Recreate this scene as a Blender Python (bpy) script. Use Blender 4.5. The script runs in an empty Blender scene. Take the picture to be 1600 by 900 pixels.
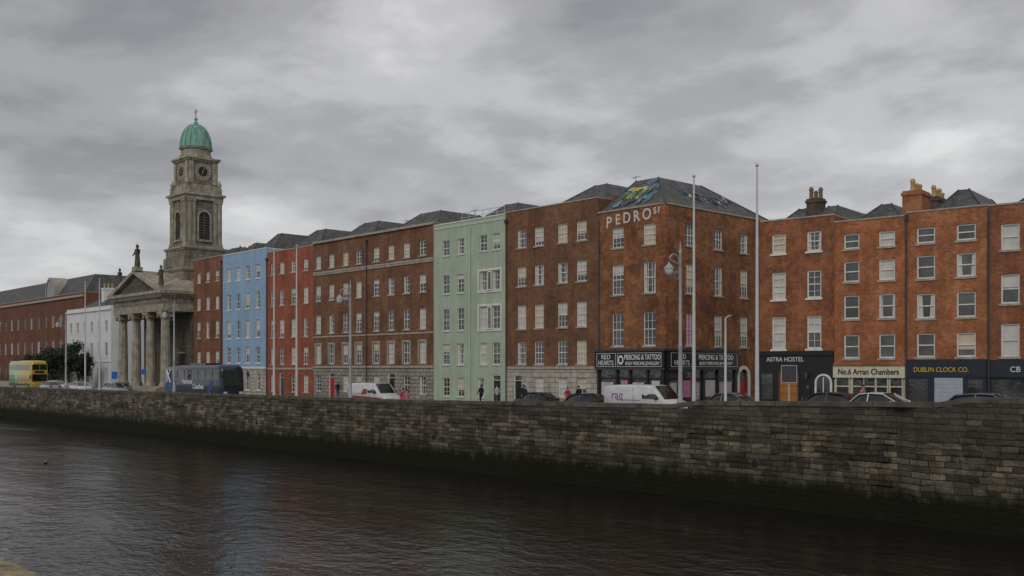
import bpy, math, random
from mathutils import Vector, Matrix
random.seed(7)
sc = bpy.context.scene
sc.view_settings.view_transform='Standard'
try: sc.view_settings.look='None'
except Exception: pass
sc.view_settings.exposure=0

# ------------------------------------------------------------------ materials
M={}
def newmat(name):
    m=bpy.data.materials.new(name); m.use_nodes=True
    M[name]=m
    nt=m.node_tree; b=nt.nodes['Principled BSDF']
    return m,nt,b
def nd(nt,t,**k):
    n=nt.nodes.new(t)
    for a,v in k.items(): setattr(n,a,v)
    return n
def math_n(nt,op,a,b=None,clamp=False):
    n=nt.nodes.new('ShaderNodeMath'); n.operation=op; n.use_clamp=clamp
    for i,v in enumerate((a,b)):
        if v is None: continue
        if isinstance(v,(int,float)): n.inputs[i].default_value=v
        else: nt.links.new(v,n.inputs[i])
    return n.outputs[0]
def mixc(nt,fac,a,b,blend='MIX'):
    n=nt.nodes.new('ShaderNodeMix'); n.data_type='RGBA'; n.blend_type=blend
    for i,v in ((0,fac),(6,a),(7,b)):
        if isinstance(v,(int,float)): n.inputs[i].default_value=v
        elif isinstance(v,tuple): n.inputs[i].default_value=(v[0],v[1],v[2],1)
        else: nt.links.new(v,n.inputs[i])
    return n.outputs[2]
def noise_n(nt,vec,scale,detail=4,rough=.55,dist=0):
    n=nt.nodes.new('ShaderNodeTexNoise')
    n.inputs['Scale'].default_value=scale; n.inputs['Detail'].default_value=detail
    n.inputs['Roughness'].default_value=rough; n.inputs['Distortion'].default_value=dist
    if vec is not None: nt.links.new(vec,n.inputs['Vector'])
    return n.outputs['Fac']
def maprange(nt,v,a,b,c,d):
    n=nt.nodes.new('ShaderNodeMapRange'); nt.links.new(v,n.inputs[0])
    for i,x in enumerate((a,b,c,d)): n.inputs[i+1].default_value=x
    return n.outputs[0]
def scalevec(nt,vec,s):
    n=nt.nodes.new('ShaderNodeMapping'); nt.links.new(vec,n.inputs[0]); n.inputs['Scale'].default_value=s
    return n.outputs[0]
def wallvec(nt):
    tc=nd(nt,'ShaderNodeTexCoord'); s=nd(nt,'ShaderNodeSeparateXYZ'); nt.links.new(tc.outputs['Object'],s.inputs[0])
    c=nd(nt,'ShaderNodeCombineXYZ'); nt.links.new(math_n(nt,'ADD',s.outputs[0],s.outputs[1]),c.inputs[0]); nt.links.new(s.outputs[2],c.inputs[1])
    return tc.outputs['Object'],c.outputs[0],s
def grey(nt,v):
    c=nd(nt,'ShaderNodeCombineColor')
    for i in range(3): nt.links.new(v,c.inputs[i])
    return c.outputs[0]
def bump(nt,b,h,strength,dist=.02):
    n=nd(nt,'ShaderNodeBump'); n.inputs['Strength'].default_value=strength; n.inputs['Distance'].default_value=dist
    nt.links.new(h,n.inputs['Height']); nt.links.new(n.outputs[0],b.inputs['Normal'])
def des(c,k=.05):
    if c[0]>2*c[1]: c=(c[0]*1.08,c[1]*1.1,c[2]*.98)
    l=.3*c[0]+.6*c[1]+.1*c[2]; return tuple(x+(l*1.15-x)*k for x in c)

def brickmat(name,c1,c2,mortar=(.22,.18,.13),bw=.235,bh=.078,ms=.009,var=.35,streak=.35,patch=None,rough=.9,soot=.35):
    c1=des(c1); c2=des(c2)
    m,nt,b=newmat(name)
    obj,v,s=wallvec(nt)
    br=nd(nt,'ShaderNodeTexBrick'); nt.links.new(v,br.inputs['Vector'])
    br.inputs['Scale'].default_value=1; br.inputs['Brick Width'].default_value=bw; br.inputs['Row Height'].default_value=bh
    br.inputs['Mortar Size'].default_value=ms; br.inputs['Color1'].default_value=(*c1,1); br.inputs['Color2'].default_value=(*c2,1)
    br.inputs['Mortar'].default_value=(*mortar,1); br.inputs['Bias'].default_value=0
    n1=maprange(nt,noise_n(nt,v,.45,5,.6),.3,.7,1-var,1+var*.7)
    n2=maprange(nt,noise_n(nt,v,2.6,5,.75),.3,.7,1-var*.9,1+var*.9)
    n3=maprange(nt,noise_n(nt,scalevec(nt,v,(1.6,.16,1)),1,4,.6),.35,.75,1,1-streak)
    k=math_n(nt,'MULTIPLY',math_n(nt,'MULTIPLY',n1,n2),n3)
    col=mixc(nt,1.0,br.outputs['Color'],grey(nt,k),'MULTIPLY')
    if patch:
        f=maprange(nt,noise_n(nt,v,1.1,5,.65,.4),.52,.64,0,.6)
        col=mixc(nt,f,col,patch)
    if soot:
        f=maprange(nt,noise_n(nt,v,.28,6,.7,.6),.5,.72,0,soot)
        col=mixc(nt,f,col,(.08,.047,.034))
        n4=maprange(nt,noise_n(nt,v,7,3,.8),.35,.65,.82,1.18)
        col=mixc(nt,1.,col,grey(nt,n4),'MULTIPLY')
    nt.links.new(col,b.inputs['Base Color']); b.inputs['Roughness'].default_value=rough
    b.inputs['Specular IOR Level'].default_value=.2
    bump(nt,b,br.outputs['Fac'],.25,-.01)
    return m
def plainmat(name,c,rough=.7,var=.15,scale=2.,metal=0,spec=.4,streak=0,fine=None):
    m,nt,b=newmat(name)
    obj,v,s=wallvec(nt)
    n1=maprange(nt,noise_n(nt,obj,scale,5,.6),.3,.7,1-var,1+var)
    if streak:
        n3=maprange(nt,noise_n(nt,scalevec(nt,v,(1.8,.15,1)),1.2,5,.65),.4,.75,1,1-streak)
        n1=math_n(nt,'MULTIPLY',n1,n3)
    col=mixc(nt,1.0,c,grey(nt,n1),'MULTIPLY')
    nt.links.new(col,b.inputs['Base Color'])
    b.inputs['Roughness'].default_value=rough; b.inputs['Metallic'].default_value=metal
    b.inputs['Specular IOR Level'].default_value=spec
    return m

brickmat('brick_far',(.27,.085,.045),(.20,.06,.035))
brickmat('brick_orange_red',(.42,.085,.042),(.31,.065,.035),var=.25,soot=.2)
brickmat('brick_brown',(.24,.088,.043),(.165,.06,.032),var=.35)
brickmat('brick_brown2',(.235,.085,.040),(.17,.06,.031),var=.35)
brickmat('brick_corner',(.31,.10,.038),(.21,.066,.027),var=.45,patch=(.44,.18,.065),soot=.45)
brickmat('brick_hostel',(.35,.10,.037),(.25,.068,.027),var=.4,patch=(.40,.155,.06),soot=.45)
brickmat('brick_orange',(.49,.155,.058),(.36,.105,.042),mortar=(.28,.2,.13),var=.38,patch=(.32,.095,.042),soot=.35)
brickmat('brick_orange2',(.48,.16,.062),(.35,.108,.043),mortar=(.28,.2,.13),var=.38,patch=(.32,.10,.044),soot=.35)
brickmat('brick_deep',(.36,.10,.04),(.26,.072,.032),var=.35)
brickmat('brick_museum',(.18,.045,.028),(.14,.035,.023),var=.2)
brickmat('granite_rusticated',(.36,.33,.28),(.30,.27,.23),mortar=(.10,.09,.08),bw=.9,bh=.36,ms=.03,var=.25,soot=0)
brickmat('render_rusticated',(.52,.48,.41),(.48,.44,.38),mortar=(.22,.2,.17),bw=1.2,bh=.42,ms=.03,var=.2,soot=0,streak=.45)
brickmat('church_stone',(.34,.305,.245),(.25,.225,.18),mortar=(.13,.115,.095),bw=.95,bh=.42,ms=.02,var=.45,streak=.55,soot=.25)
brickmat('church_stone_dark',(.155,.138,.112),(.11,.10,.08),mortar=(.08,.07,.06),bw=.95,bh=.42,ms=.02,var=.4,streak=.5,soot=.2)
plainmat('blue_render',(.27,.41,.56),.85,.1,.6,streak=.2)
plainmat('green_render',(.39,.47,.355),.85,.1,.6,streak=.2)
plainmat('white_render',(.66,.67,.68),.8,.06,.5,streak=.12)
plainmat('stone_trim',(.38,.34,.285),.85,.25,3,streak=.35)
plainmat('church_trim',(.35,.315,.25),.9,.35,1.2,streak=.55)
plainmat('pale_green_trim',(.46,.54,.43),.8,.1,2)
plainmat('white_paint',(.70,.69,.65),.5,.12,4,streak=.15)
plainmat('cream_paint',(.60,.55,.43),.5,.12,4,streak=.15)
plainmat('black_paint',(.016,.016,.018),.4,.2,3)
plainmat('navy_paint',(.02,.026,.04),.4,.2,3)
plainmat('shade_and_dial_black',(.012,.012,.013),.6,.2,3)  # near-black: shade of openings painted on flat panels, also clock dial marks
plainmat('shutter_grey',(.36,.40,.44),.5,.1,3)
plainmat('metal_dark',(.05,.05,.055),.5,.2,4)
plainmat('mast_grey',(.48,.48,.48),.45,.1,3,metal=.1)
plainmat('lamp_green_grey',(.34,.35,.35),.5,.15,3)
plainmat('timber_door',(.36,.14,.03),.45,.25,6)
plainmat('red_door',(.38,.02,.02),.4,.1,3)
plainmat('teal_door',(.03,.09,.1),.4,.1,3)
plainmat('blind',(.56,.54,.50),.6,.15,1.5)
plainmat('blind_warm',(.58,.50,.37),.6,.15,1.5)
plainmat('graffiti_white',(.62,.54,.49),.7,.35,6)
plainmat('graffiti_yellow',(.50,.44,.12),.7,.4,5)
plainmat('graffiti_teal',(.11,.24,.24),.7,.5,4)
plainmat('graffiti_blue',(.10,.15,.23),.7,.5,4)
plainmat('chimney_brick',(.36,.155,.07),.9,.35,2,streak=.4)
plainmat('chimney_dark',(.10,.07,.055),.9,.35,2,streak=.3)
plainmat('clay_pot',(.48,.34,.14),.8,.25,3)
plainmat('clay_pot_dark',(.22,.13,.07),.8,.25,3)
plainmat('yellow_letter',(.62,.44,.05),.5,.05,3)
plainmat('white_letter',(.7,.7,.68),.5,.05,3)
plainmat('black_letter',(.02,.02,.02),.5,.05,3)
plainmat('purple_letter',(.36,.08,.38),.5,.05,3)
plainmat('skin',(.50,.30,.22),.6,.05,3)
plainmat('hair_dark',(.03,.02,.015),.7,.1,9)
plainmat('tyre',(.015,.015,.015),.8,.1,6)
plainmat('rim',(.4,.4,.41),.35,.1,6,metal=.7)
plainmat('bird_grey',(.16,.15,.14),.8,.3,20)
plainmat('bark',(.10,.08,.06),.9,.3,5)
plainmat('clock_face',(.28,.27,.23),.6,.1,5)
plainmat('poster_pink',(.5,.2,.33),.5,.4,6)
plainmat('poster_pale',(.45,.41,.40),.5,.5,5)
plainmat('sign_blue',(.02,.10,.45),.4,.03,3)
m,nt,b=newmat('slate'); obj,v,s=wallvec(nt)
br=nd(nt,'ShaderNodeTexBrick'); nt.links.new(v,br.inputs['Vector']); br.inputs['Scale'].default_value=1
br.inputs['Brick Width'].default_value=.3; br.inputs['Row Height'].default_value=.17; br.inputs['Mortar Size'].default_value=.012
br.inputs['Color1'].default_value=(.095,.092,.095,1); br.inputs['Color2'].default_value=(.055,.053,.056,1); br.inputs['Mortar'].default_value=(.02,.02,.02,1)
k=maprange(nt,noise_n(nt,obj,1.1,6,.7),.3,.7,.45,1.7)
col=mixc(nt,1.,br.outputs['Color'],grey(nt,k),'MULTIPLY')
col=mixc(nt,maprange(nt,noise_n(nt,obj,2.2,5,.7),.55,.7,0,.5),col,(.13,.12,.085))
nt.links.new(col,b.inputs['Base Color']); b.inputs['Roughness'].default_value=.65
m,nt,b=newmat('verdigris_copper'); obj,v,s=wallvec(nt)
f=maprange(nt,noise_n(nt,scalevec(nt,obj,(1.2,1.2,.35)),1.6,5,.65),.38,.68,0,1)
nt.links.new(mixc(nt,f,(.20,.39,.31),(.085,.19,.15)),b.inputs['Base Color']); b.inputs['Roughness'].default_value=.8
def glassmat(name,c,rough=.08,ior=1.7):
    m,nt,b=newmat(name); obj,v,s=wallvec(nt)
    k=maprange(nt,noise_n(nt,obj,.7,3,.5),.35,.7,.4,1.9)
    nt.links.new(mixc(nt,1.,c,grey(nt,k),'MULTIPLY'),b.inputs['Base Color'])
    b.inputs['Roughness'].default_value=rough; b.inputs['IOR'].default_value=ior
    bump(nt,b,noise_n(nt,obj,1.3,2,.5),.25,.05)
glassmat('glass',(.055,.057,.06)); glassmat('car_glass',(.015,.017,.02),.04,1.6)
def paint(name,c,rough=.3):
    m,nt,b=newmat(name); b.inputs['Roughness'].default_value=rough
    b.inputs['Coat Weight'].default_value=.5; b.inputs['Coat Roughness'].default_value=.08
    obj,v,s=wallvec(nt); k=maprange(nt,noise_n(nt,obj,2.5,5,.6),.3,.7,.82,1.08)
    nt.links.new(mixc(nt,1.,c,grey(nt,k),'MULTIPLY'),b.inputs['Base Color'])
for n_,c_ in dict(paint_white=(.58,.58,.58),paint_black=(.012,.012,.014),paint_grey=(.12,.125,.13),paint_silver=(.30,.31,.32),
                  paint_navy=(.008,.014,.042),paint_blue=(.02,.07,.24),paint_red=(.38,.02,.02),paint_yellow=(.50,.34,.03),paint_green=(.10,.34,.08),paint_bluegrey=(.07,.10,.15)).items(): paint(n_,c_)
m,nt,b=newmat('lamp_red'); b.inputs['Base Color'].default_value=(.35,.01,.01,1)
m,nt,b=newmat('lamp_clear'); b.inputs['Base Color'].default_value=(.6,.6,.58,1); b.inputs['Roughness'].default_value=.1

m,nt,b=newmat('quay_stone'); obj,v,s=wallvec(nt)
nz=nd(nt,'ShaderNodeTexNoise'); nz.inputs['Scale'].default_value=1.6; nz.inputs['Detail'].default_value=4; nt.links.new(v,nz.inputs['Vector'])
sc1=nd(nt,'ShaderNodeVectorMath'); sc1.operation='SCALE'; nt.links.new(nz.outputs['Color'],sc1.inputs[0]); sc1.inputs['Scale'].default_value=.10
wv=nd(nt,'ShaderNodeVectorMath'); wv.operation='ADD'; nt.links.new(v,wv.inputs[0]); nt.links.new(sc1.outputs[0],wv.inputs[1])
def qbrick(w_,h_,off,sq):
    br=nd(nt,'ShaderNodeTexBrick'); nt.links.new(wv.outputs[0],br.inputs['Vector']); br.inputs['Scale'].default_value=1
    br.inputs['Brick Width'].default_value=w_; br.inputs['Row Height'].default_value=h_; br.inputs['Mortar Size'].default_value=.022; br.inputs['Mortar Smooth'].default_value=.8
    br.offset=off; br.squash=sq; br.squash_frequency=3; br.inputs['Bias'].default_value=-.25
    br.inputs['Color1'].default_value=(.068,.059,.045,1); br.inputs['Color2'].default_value=(.25,.21,.15,1); br.inputs['Mortar'].default_value=(.026,.023,.019,1)
    return br
b1=qbrick(.62,.235,.43,1.6); b2=qbrick(1.0,.47,.37,.7)
sel=maprange(nt,noise_n(nt,scalevec(nt,v,(.25,.9,1)),1,2,.5),.56,.58,0,1)
bc=mixc(nt,sel,b1.outputs['Color'],b2.outputs['Color'])
k=math_n(nt,'MULTIPLY',maprange(nt,noise_n(nt,scalevec(nt,v,(.3,1.5,1)),.9,6,.75),.33,.68,.35,1.8),maprange(nt,noise_n(nt,v,7,5,.8),.3,.7,.5,1.5))
k=math_n(nt,'MULTIPLY',k,maprange(nt,noise_n(nt,scalevec(nt,v,(.9,.12,1)),1,5,.7),.38,.68,1.1,.45))
col=mixc(nt,1.,bc,grey(nt,k),'MULTIPLY')
mf=maprange(nt,noise_n(nt,v,.5,6,.75),.55,.7,0,.45); col=mixc(nt,mf,col,(.055,.054,.026))
zz=math_n(nt,'ADD',s.outputs[2],maprange(nt,noise_n(nt,scalevec(nt,v,(1,.4,1)),1.4,6,.75),.3,.7,-.45,.45))
damp=maprange(nt,zz,-1.6,-.5,.55,0); col=mixc(nt,damp,col,(.030,.027,.018))
alg=maprange(nt,zz,-1.85,-1.35,1,0)
col=mixc(nt,alg,col,mixc(nt,noise_n(nt,v,3,4,.6),(.005,.006,.003),(.018,.019,.007)))
up=maprange(nt,zz,.2,1.,0,.55)
col=mixc(nt,up,col,mixc(nt,noise_n(nt,v,4,5,.7),(.03,.027,.022),(.10,.09,.072)))
nt.links.new(col,b.inputs['Base Color']); b.inputs['Roughness'].default_value=.88; b.inputs['Specular IOR Level'].default_value=.2
hh=math_n(nt,'ADD',math_n(nt,'MULTIPLY',b1.outputs['Fac'],-.6),math_n(nt,'MULTIPLY',noise_n(nt,v,5,7,.75),1.4))
bump(nt,b,hh,.8,.06)
plainmat('coping_stone',(.095,.084,.068),.9,.5,1.6,streak=.3)
m,nt,b=newmat('granite_parapet'); obj,v,s=wallvec(nt)
col=mixc(nt,maprange(nt,noise_n(nt,obj,16,6,.8),.35,.65,0,1),(.09,.07,.04),(.50,.40,.25)); nt.links.new(col,b.inputs['Base Color']); b.inputs['Roughness'].default_value=.95
bump(nt,b,noise_n(nt,obj,18,6,.8),.8,.03)
m,nt,b=newmat('asphalt'); obj,v,s=wallvec(nt)
k=math_n(nt,'MULTIPLY',maprange(nt,noise_n(nt,obj,.3,4,.6),.3,.7,.8,1.2),maprange(nt,noise_n(nt,obj,30,3,.6),.3,.7,.8,1.2))
nt.links.new(mixc(nt,1.,(.05,.05,.052),grey(nt,k),'MULTIPLY'),b.inputs['Base Color']); b.inputs['Roughness'].default_value=.9
m,nt,b=newmat('paving_flat'); tc=nd(nt,'ShaderNodeTexCoord'); br=nd(nt,'ShaderNodeTexBrick'); nt.links.new(tc.outputs['Object'],br.inputs[0]); br.inputs['Scale'].default_value=1
br.inputs['Brick Width'].default_value=.9; br.inputs['Row Height'].default_value=.6; br.inputs['Mortar Size'].default_value=.012
br.inputs['Color1'].default_value=(.22,.21,.2,1); br.inputs['Color2'].default_value=(.18,.175,.165,1); br.inputs['Mortar'].default_value=(.08,.08,.075,1)
nt.links.new(br.outputs['Color'],b.inputs['Base Color']); b.inputs['Roughness'].default_value=.9
plainmat('kerb_granite',(.32,.31,.29),.85,.15,3)
plainmat('road_paint',(.62,.62,.6),.7,.15,3)
plainmat('earth',(.12,.11,.09),.95,.2,.05)
m,nt,b=newmat('river_water'); tc=nd(nt,'ShaderNodeTexCoord'); o=tc.outputs['Object']
b.inputs['Base Color'].default_value=(.012,.010,.008,1); b.inputs['Roughness'].default_value=.05; b.inputs['IOR'].default_value=1.36
h1=noise_n(nt,scalevec(nt,o,(1.0,1.3,1)),1.0,3,.55,.4)
h2=noise_n(nt,scalevec(nt,o,(.9,1.2,1)),3.4,3,.6,.3)
h3=noise_n(nt,scalevec(nt,o,(.3,.5,1)),.5,2,.5)
amp=maprange(nt,noise_n(nt,scalevec(nt,o,(.045,.11,1)),1,4,.6),.38,.62,.35,1.3)
h=math_n(nt,'ADD',math_n(nt,'MULTIPLY',h1,.058),math_n(nt,'ADD',math_n(nt,'MULTIPLY',h2,.030),math_n(nt,'MULTIPLY',h3,.04)))
h=math_n(nt,'MULTIPLY',h,amp)
bump(nt,b,h,1.,1.)
for n_,c_ in dict(leaf_dark=(.016,.028,.012),leaf_mid=(.03,.05,.018)).items():
    m,nt,b=newmat(n_); obj,v,s=wallvec(nt); k=maprange(nt,noise_n(nt,obj,.9,3,.5),.3,.7,.5,1.7)
    nt.links.new(mixc(nt,1.,c_,grey(nt,k),'MULTIPLY'),b.inputs['Base Color']); b.inputs['Roughness'].default_value=.7

# ------------------------------------------------------------------ mesh helper
class MB:
    def __init__(s): s.v=[]; s.f=[]; s.m=[]; s.sm=[]; s.fr=None
    def P(s,p):
        p=Vector(p)
        return s.fr@p if s.fr is not None else p
    def face(s,pts,mat,smooth=False):
        i=len(s.v); s.v+= [s.P(p) for p in pts]; s.f.append(list(range(i,i+len(pts)))); s.m.append(mat); s.sm.append(smooth)
    def grid(s,rows,mat,closed=False,smooth=True):
        i=len(s.v); n=len(rows[0])
        for r in rows: s.v+=[s.P(p) for p in r]
        for a in range(len(rows)-1):
            for c in range(n if closed else n-1):
                d=(c+1)%n
                s.f.append([i+a*n+c,i+a*n+d,i+(a+1)*n+d,i+(a+1)*n+c]); s.m.append(mat(a,c) if callable(mat) else mat); s.sm.append(smooth)
    def box(s,x0,x1,y0,y1,z0,z1,mat):
        i=len(s.v)
        s.v+=[s.P(p) for p in ((x0,y0,z0),(x1,y0,z0),(x1,y1,z0),(x0,y1,z0),(x0,y0,z1),(x1,y0,z1),(x1,y1,z1),(x0,y1,z1))]
        for q in ((0,3,2,1),(4,5,6,7),(0,1,5,4),(1,2,6,5),(2,3,7,6),(3,0,4,7)):
            s.f.append([i+k for k in q]); s.m.append(mat); s.sm.append(False)
    def lathe(s,cx,cy,prof,n,mat,smooth=True,cap=True,rot=0,sq=1):
        rows=[[(cx+r*math.cos(rot+2*math.pi*k/n),cy+sq*r*math.sin(rot+2*math.pi*k/n),z) for k in range(n)] for r,z in prof]
        s.grid(rows,mat,True,smooth)
        if cap: s.face(rows[0][::-1],mat); s.face(rows[-1],mat)
    def tube(s,pts,r,mat,n=8,r2=None):
        rows=[]; pts=[Vector(p) for p in pts]
        for i,p in enumerate(pts):
            d=(pts[min(i+1,len(pts)-1)]-pts[max(i-1,0)]).normalized()
            a=d.cross(Vector((.31,.93,.2))).normalized(); c=d.cross(a)
            rr=r if r2 is None else r+(r2-r)*i/(len(pts)-1)
            rows.append([p+rr*(math.cos(2*math.pi*k/n)*a+math.sin(2*math.pi*k/n)*c) for k in range(n)])
        s.grid(rows,mat,True,True); s.face(rows[0],mat); s.face(rows[-1],mat)
    def ellipsoid(s,c,r,mat,n=12,m=8):
        rows=[[(c[0]+r[0]*math.sin(math.pi*(j+.02)/(m+.04))*math.cos(2*math.pi*k/n),c[1]+r[1]*math.sin(math.pi*(j+.02)/(m+.04))*math.sin(2*math.pi*k/n),c[2]-r[2]*math.cos(math.pi*(j+.02)/(m+.04))) for k in range(n)] for j in range(m+1)]
        s.grid(rows,mat,True,True)
    def arch(s,s0,s1,z0,zs,t,mat,n=10):
        r=(s1-s0)/2; c=(s0+s1)/2
        s.face([(s0,t,z0),(s1,t,z0)]+[(c+r*math.cos(math.pi*k/n),t,zs+r*math.sin(math.pi*k/n)) for k in range(n+1)],mat)
    def archring(s,s0,s1,z0,zs,w,t0,t1,mat,n=10):
        r=(s1-s0)/2; c=(s0+s1)/2
        s.box(s0-w,s0,t0,t1,z0,zs,mat); s.box(s1,s1+w,t0,t1,z0,zs,mat)
        for k in range(n):
            a,b_=math.pi*k/n,math.pi*(k+1)/n
            q=lambda R,A,t:(c+R*math.cos(A),t,zs+R*math.sin(A))
            s.face([q(r,a,t0),q(r+w,a,t0),q(r+w,b_,t0),q(r,b_,t0)],mat)
            s.face([q(r+w,a,t0),q(r+w,a,t1),q(r+w,b_,t1),q(r+w,b_,t0)],mat)
            s.face([q(r,a,t0),q(r,a,t1),q(r,b_,t1),q(r,b_,t0)],mat)
    def build(s,name,parent=None,loc=None,rot=None):
        me=bpy.data.meshes.new(name); me.from_pydata([tuple(p) for p in s.v],[],s.f)
        names=[]
        for a in s.m:
            if a not in names: names.append(a)
        for a in names: me.materials.append(M[a])
        ix={a:i for i,a in enumerate(names)}
        me.polygons.foreach_set('material_index',[ix[a] for a in s.m])
        me.polygons.foreach_set('use_smooth',s.sm); me.update()
        o=bpy.data.objects.new(name,me); sc.collection.objects.link(o)
        if parent: o.parent=parent
        if loc: o.location=loc
        if rot: o.rotation_euler=rot
        return o
def empty(name,loc=(0,0,0),rz=0):
    e=bpy.data.objects.new(name,None); e.location=loc; e.rotation_euler=(0,0,rz); e.empty_display_size=.5
    sc.collection.objects.link(e); return e
def text(name,s,parent,loc,size,mat,rz=0,ext=.012,align='CENTER',spacing=1,sx=1,rx=90,bold=0,roll=0):
    cu=bpy.data.curves.new(name,'FONT'); cu.body=s; cu.size=size; cu.extrude=ext; cu.align_x=align; cu.align_y='CENTER'; cu.space_character=spacing; cu.offset=bold
    cu.materials.append(M[mat]); o=bpy.data.objects.new(name,cu); sc.collection.objects.link(o)
    o.parent=parent; o.location=loc; o.rotation_euler=(math.radians(rx),roll,rz); o.scale=(sx,1,1); return o
def frame(ox,oy,ang): return Matrix.Translation((ox,oy,0))@Matrix.Rotation(ang,4,'Z')

def gz(X):
    if X<-48: return 0.
    if X<-24: return .55*(X+48)/24
    return min(.55+.012*(X+24),.9)

# ------------------------------------------------------------------ facade
def facade(mb,L,z0,z1,ops,matf,bands=(),rev=.17,revmat=None):
    xs=sorted({0.,L,*[o[0] for o in ops],*[o[1] for o in ops]}); zs=sorted({z0,z1,*bands,*[o[2] for o in ops],*[o[3] for o in ops]})
    for a in range(len(xs)-1):
        for c in range(len(zs)-1):
            xm=(xs[a]+xs[a+1])/2; zm=(zs[c]+zs[c+1])/2
            if any(o[0]<xm<o[1] and o[2]<zm<o[3] for o in ops): continue
            mb.face([(xs[a],0,zs[c]),(xs[a+1],0,zs[c]),(xs[a+1],0,zs[c+1]),(xs[a],0,zs[c+1])],matf(zm))
    for (a,b_,c,d) in [o[:4] for o in ops]:
        r=revmat or matf((c+d)/2)
        mb.face([(a,0,c),(a,rev,c),(a,rev,d),(a,0,d)],r); mb.face([(b_,0,c),(b_,0,d),(b_,rev,d),(b_,rev,c)],r)
        mb.face([(a,0,d),(a,rev,d),(b_,rev,d),(b_,0,d)],r); mb.face([(a,0,c),(b_,0,c),(b_,rev,c),(a,rev,c)],r)
def window(mb,a,b_,c,d,sill='stone_trim',fr='white_paint',bars=(1,1),pb=.5,warm=.2,surround=None,fw=.07,silld=.07):
    rev=.165
    r=random.random(); bm='blind_warm' if random.random()<warm else 'blind'
    zb=d
    if r<pb*.4: zb=c
    elif r<pb: zb=c+(d-c)*random.uniform(.15,.75)
    if zb>c: mb.face([(a,rev,c),(b_,rev,c),(b_,rev,zb),(a,rev,zb)],'glass')
    if zb<d: mb.face([(a,rev,zb),(b_,rev,zb),(b_,rev,d),(a,rev,d)],bm)
    if zb>=d and random.random()<.5:
        w=(b_-a)*random.uniform(.12,.28)
        mb.face([(a+fw,rev-.006,c),(a+fw+w,rev-.006,c),(a+fw+w*.7,rev-.006,d),(a+fw,rev-.006,d)],bm)
        mb.face([(b_-fw-w,rev-.006,c),(b_-fw,rev-.006,c),(b_-fw,rev-.006,d),(b_-fw-w*.7,rev-.006,d)],bm)
    t0,t1=.085,.15
    mb.box(a,a+fw,t0,t1,c,d,fr); mb.box(b_-fw,b_,t0,t1,c,d,fr); mb.box(a+fw,b_-fw,t0,t1,c,c+fw,fr); mb.box(a+fw,b_-fw,t0,t1,d-fw,d,fr)
    zm=(c+d)/2; mb.box(a+fw,b_-fw,t0+.01,t1-.003,zm-.035,zm+.035,fr)
    nv,nh=bars
    for i in range(nv):
        x=a+(b_-a)*(i+1)/(nv+1)
        mb.box(x-.018,x+.018,t0+.02,t1-.006,c+fw,zm-.035,fr); mb.box(x-.018,x+.018,t0+.02,t1-.006,zm+.035,d-fw,fr)
    for i in range(nh):
        for (q,w_) in ((c,zm),(zm,d)):
            z=q+(w_-q)*(i+1)/(nh+1); mb.box(a+fw,b_-fw,t0+.025,t1-.009,z-.014,z+.014,fr)
    if sill: mb.box(a-.09,b_+.09,-silld,.08,c-.13,c-.001,sill)
    if surround:
        w=.17
        mb.box(a-w,a-.003,-.045,.02,c-.002,d+w,surround); mb.box(b_+.003,b_+w,-.045,.02,c-.002,d+w,surround); mb.box(a-.003,b_+.003,-.045,.02,d+.003,d+w,surround)
def hip(mb,x0,x1,y0,y1,zb,zt,tx0,tx1,ty0,ty1,mat='slate'):
    B=[(x0,y0,zb),(x1,y0,zb),(x1,y1,zb),(x0,y1,zb)]; T=[(tx0,ty0,zt),(tx1,ty0,zt),(tx1,ty1,zt),(tx0,ty1,zt)]
    for i in range(4):
        j=(i+1)%4; mb.face([B[i],B[j],T[j],T[i]],mat)
    mb.face(T,mat)
    for i in range(4): mb.tube([B[i],T[i]],.06,'metal_dark',6)
def chimney(mb,x0,x1,y0,y1,z0,z1,mat,pots,potmat='clay_pot',along='y'):
    mb.box(x0,x1,y0,y1,z0,z1-.3,mat); mb.box(x0-.07,x1+.07,y0-.07,y1+.07,z1-.3,z1-.12,mat); mb.box(x0,x1,y0,y1,z1-.12,z1,mat)
    for i in range(pots):
        f=(i+.5)/pots
        cx,cy=((x0+x1)/2,y0+(y1-y0)*f) if along=='y' else (x0+(x1-x0)*f,(y0+y1)/2)
        h=random.uniform(.5,.85)
        mb.lathe(cx,cy,[(.15,z1),(.13,z1+h*.7),(.17,z1+h*.75),(.17,z1+h*.85),(.13,z1+h*.87),(.13,z1+h)],10,potmat)
def shell(mb,L,Dp,z0,z1,mat,cop='stone_trim'):
    mb.face([(0,0,z0),(0,Dp,z0),(0,Dp,z1),(0,0,z1)],mat); mb.face([(L,0,z0),(L,Dp,z0),(L,Dp,z1),(L,0,z1)],mat)
    mb.face([(0,Dp,z0),(L,Dp,z0),(L,Dp,z1),(0,Dp,z1)],mat)
    mb.face([(0.02,.3,z1-.5),(L-.02,.3,z1-.5),(L-.02,Dp,z1-.5),(.02,Dp,z1-.5)],'slate')
    mb.box(0.01,L-.01,.3,.34,z1-.5,z1,mat)
    mb.box(0.01,L-.01,-.05,.36,z1,z1+.1,cop); mb.box(.01,.3,.36,Dp,z1,z1+.08,cop); mb.box(L-.3,L-.01,.36,Dp,z1,z1+.08,cop)
def aerial(mb,x,y,z,h=1.6):
    mb.tube([(x,y,z),(x,y,z+h)],.022,'metal_dark',5); mb.tube([(x-.5,y,z+h-.1),(x+.5,y,z+h-.1)],.015,'metal_dark',5)
    for k in range(5): mb.tube([(x-.4+k*.2,y-.2,z+h-.1),(x-.4+k*.2,y+.2,z+h-.1)],.01,'metal_dark',4)

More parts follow.
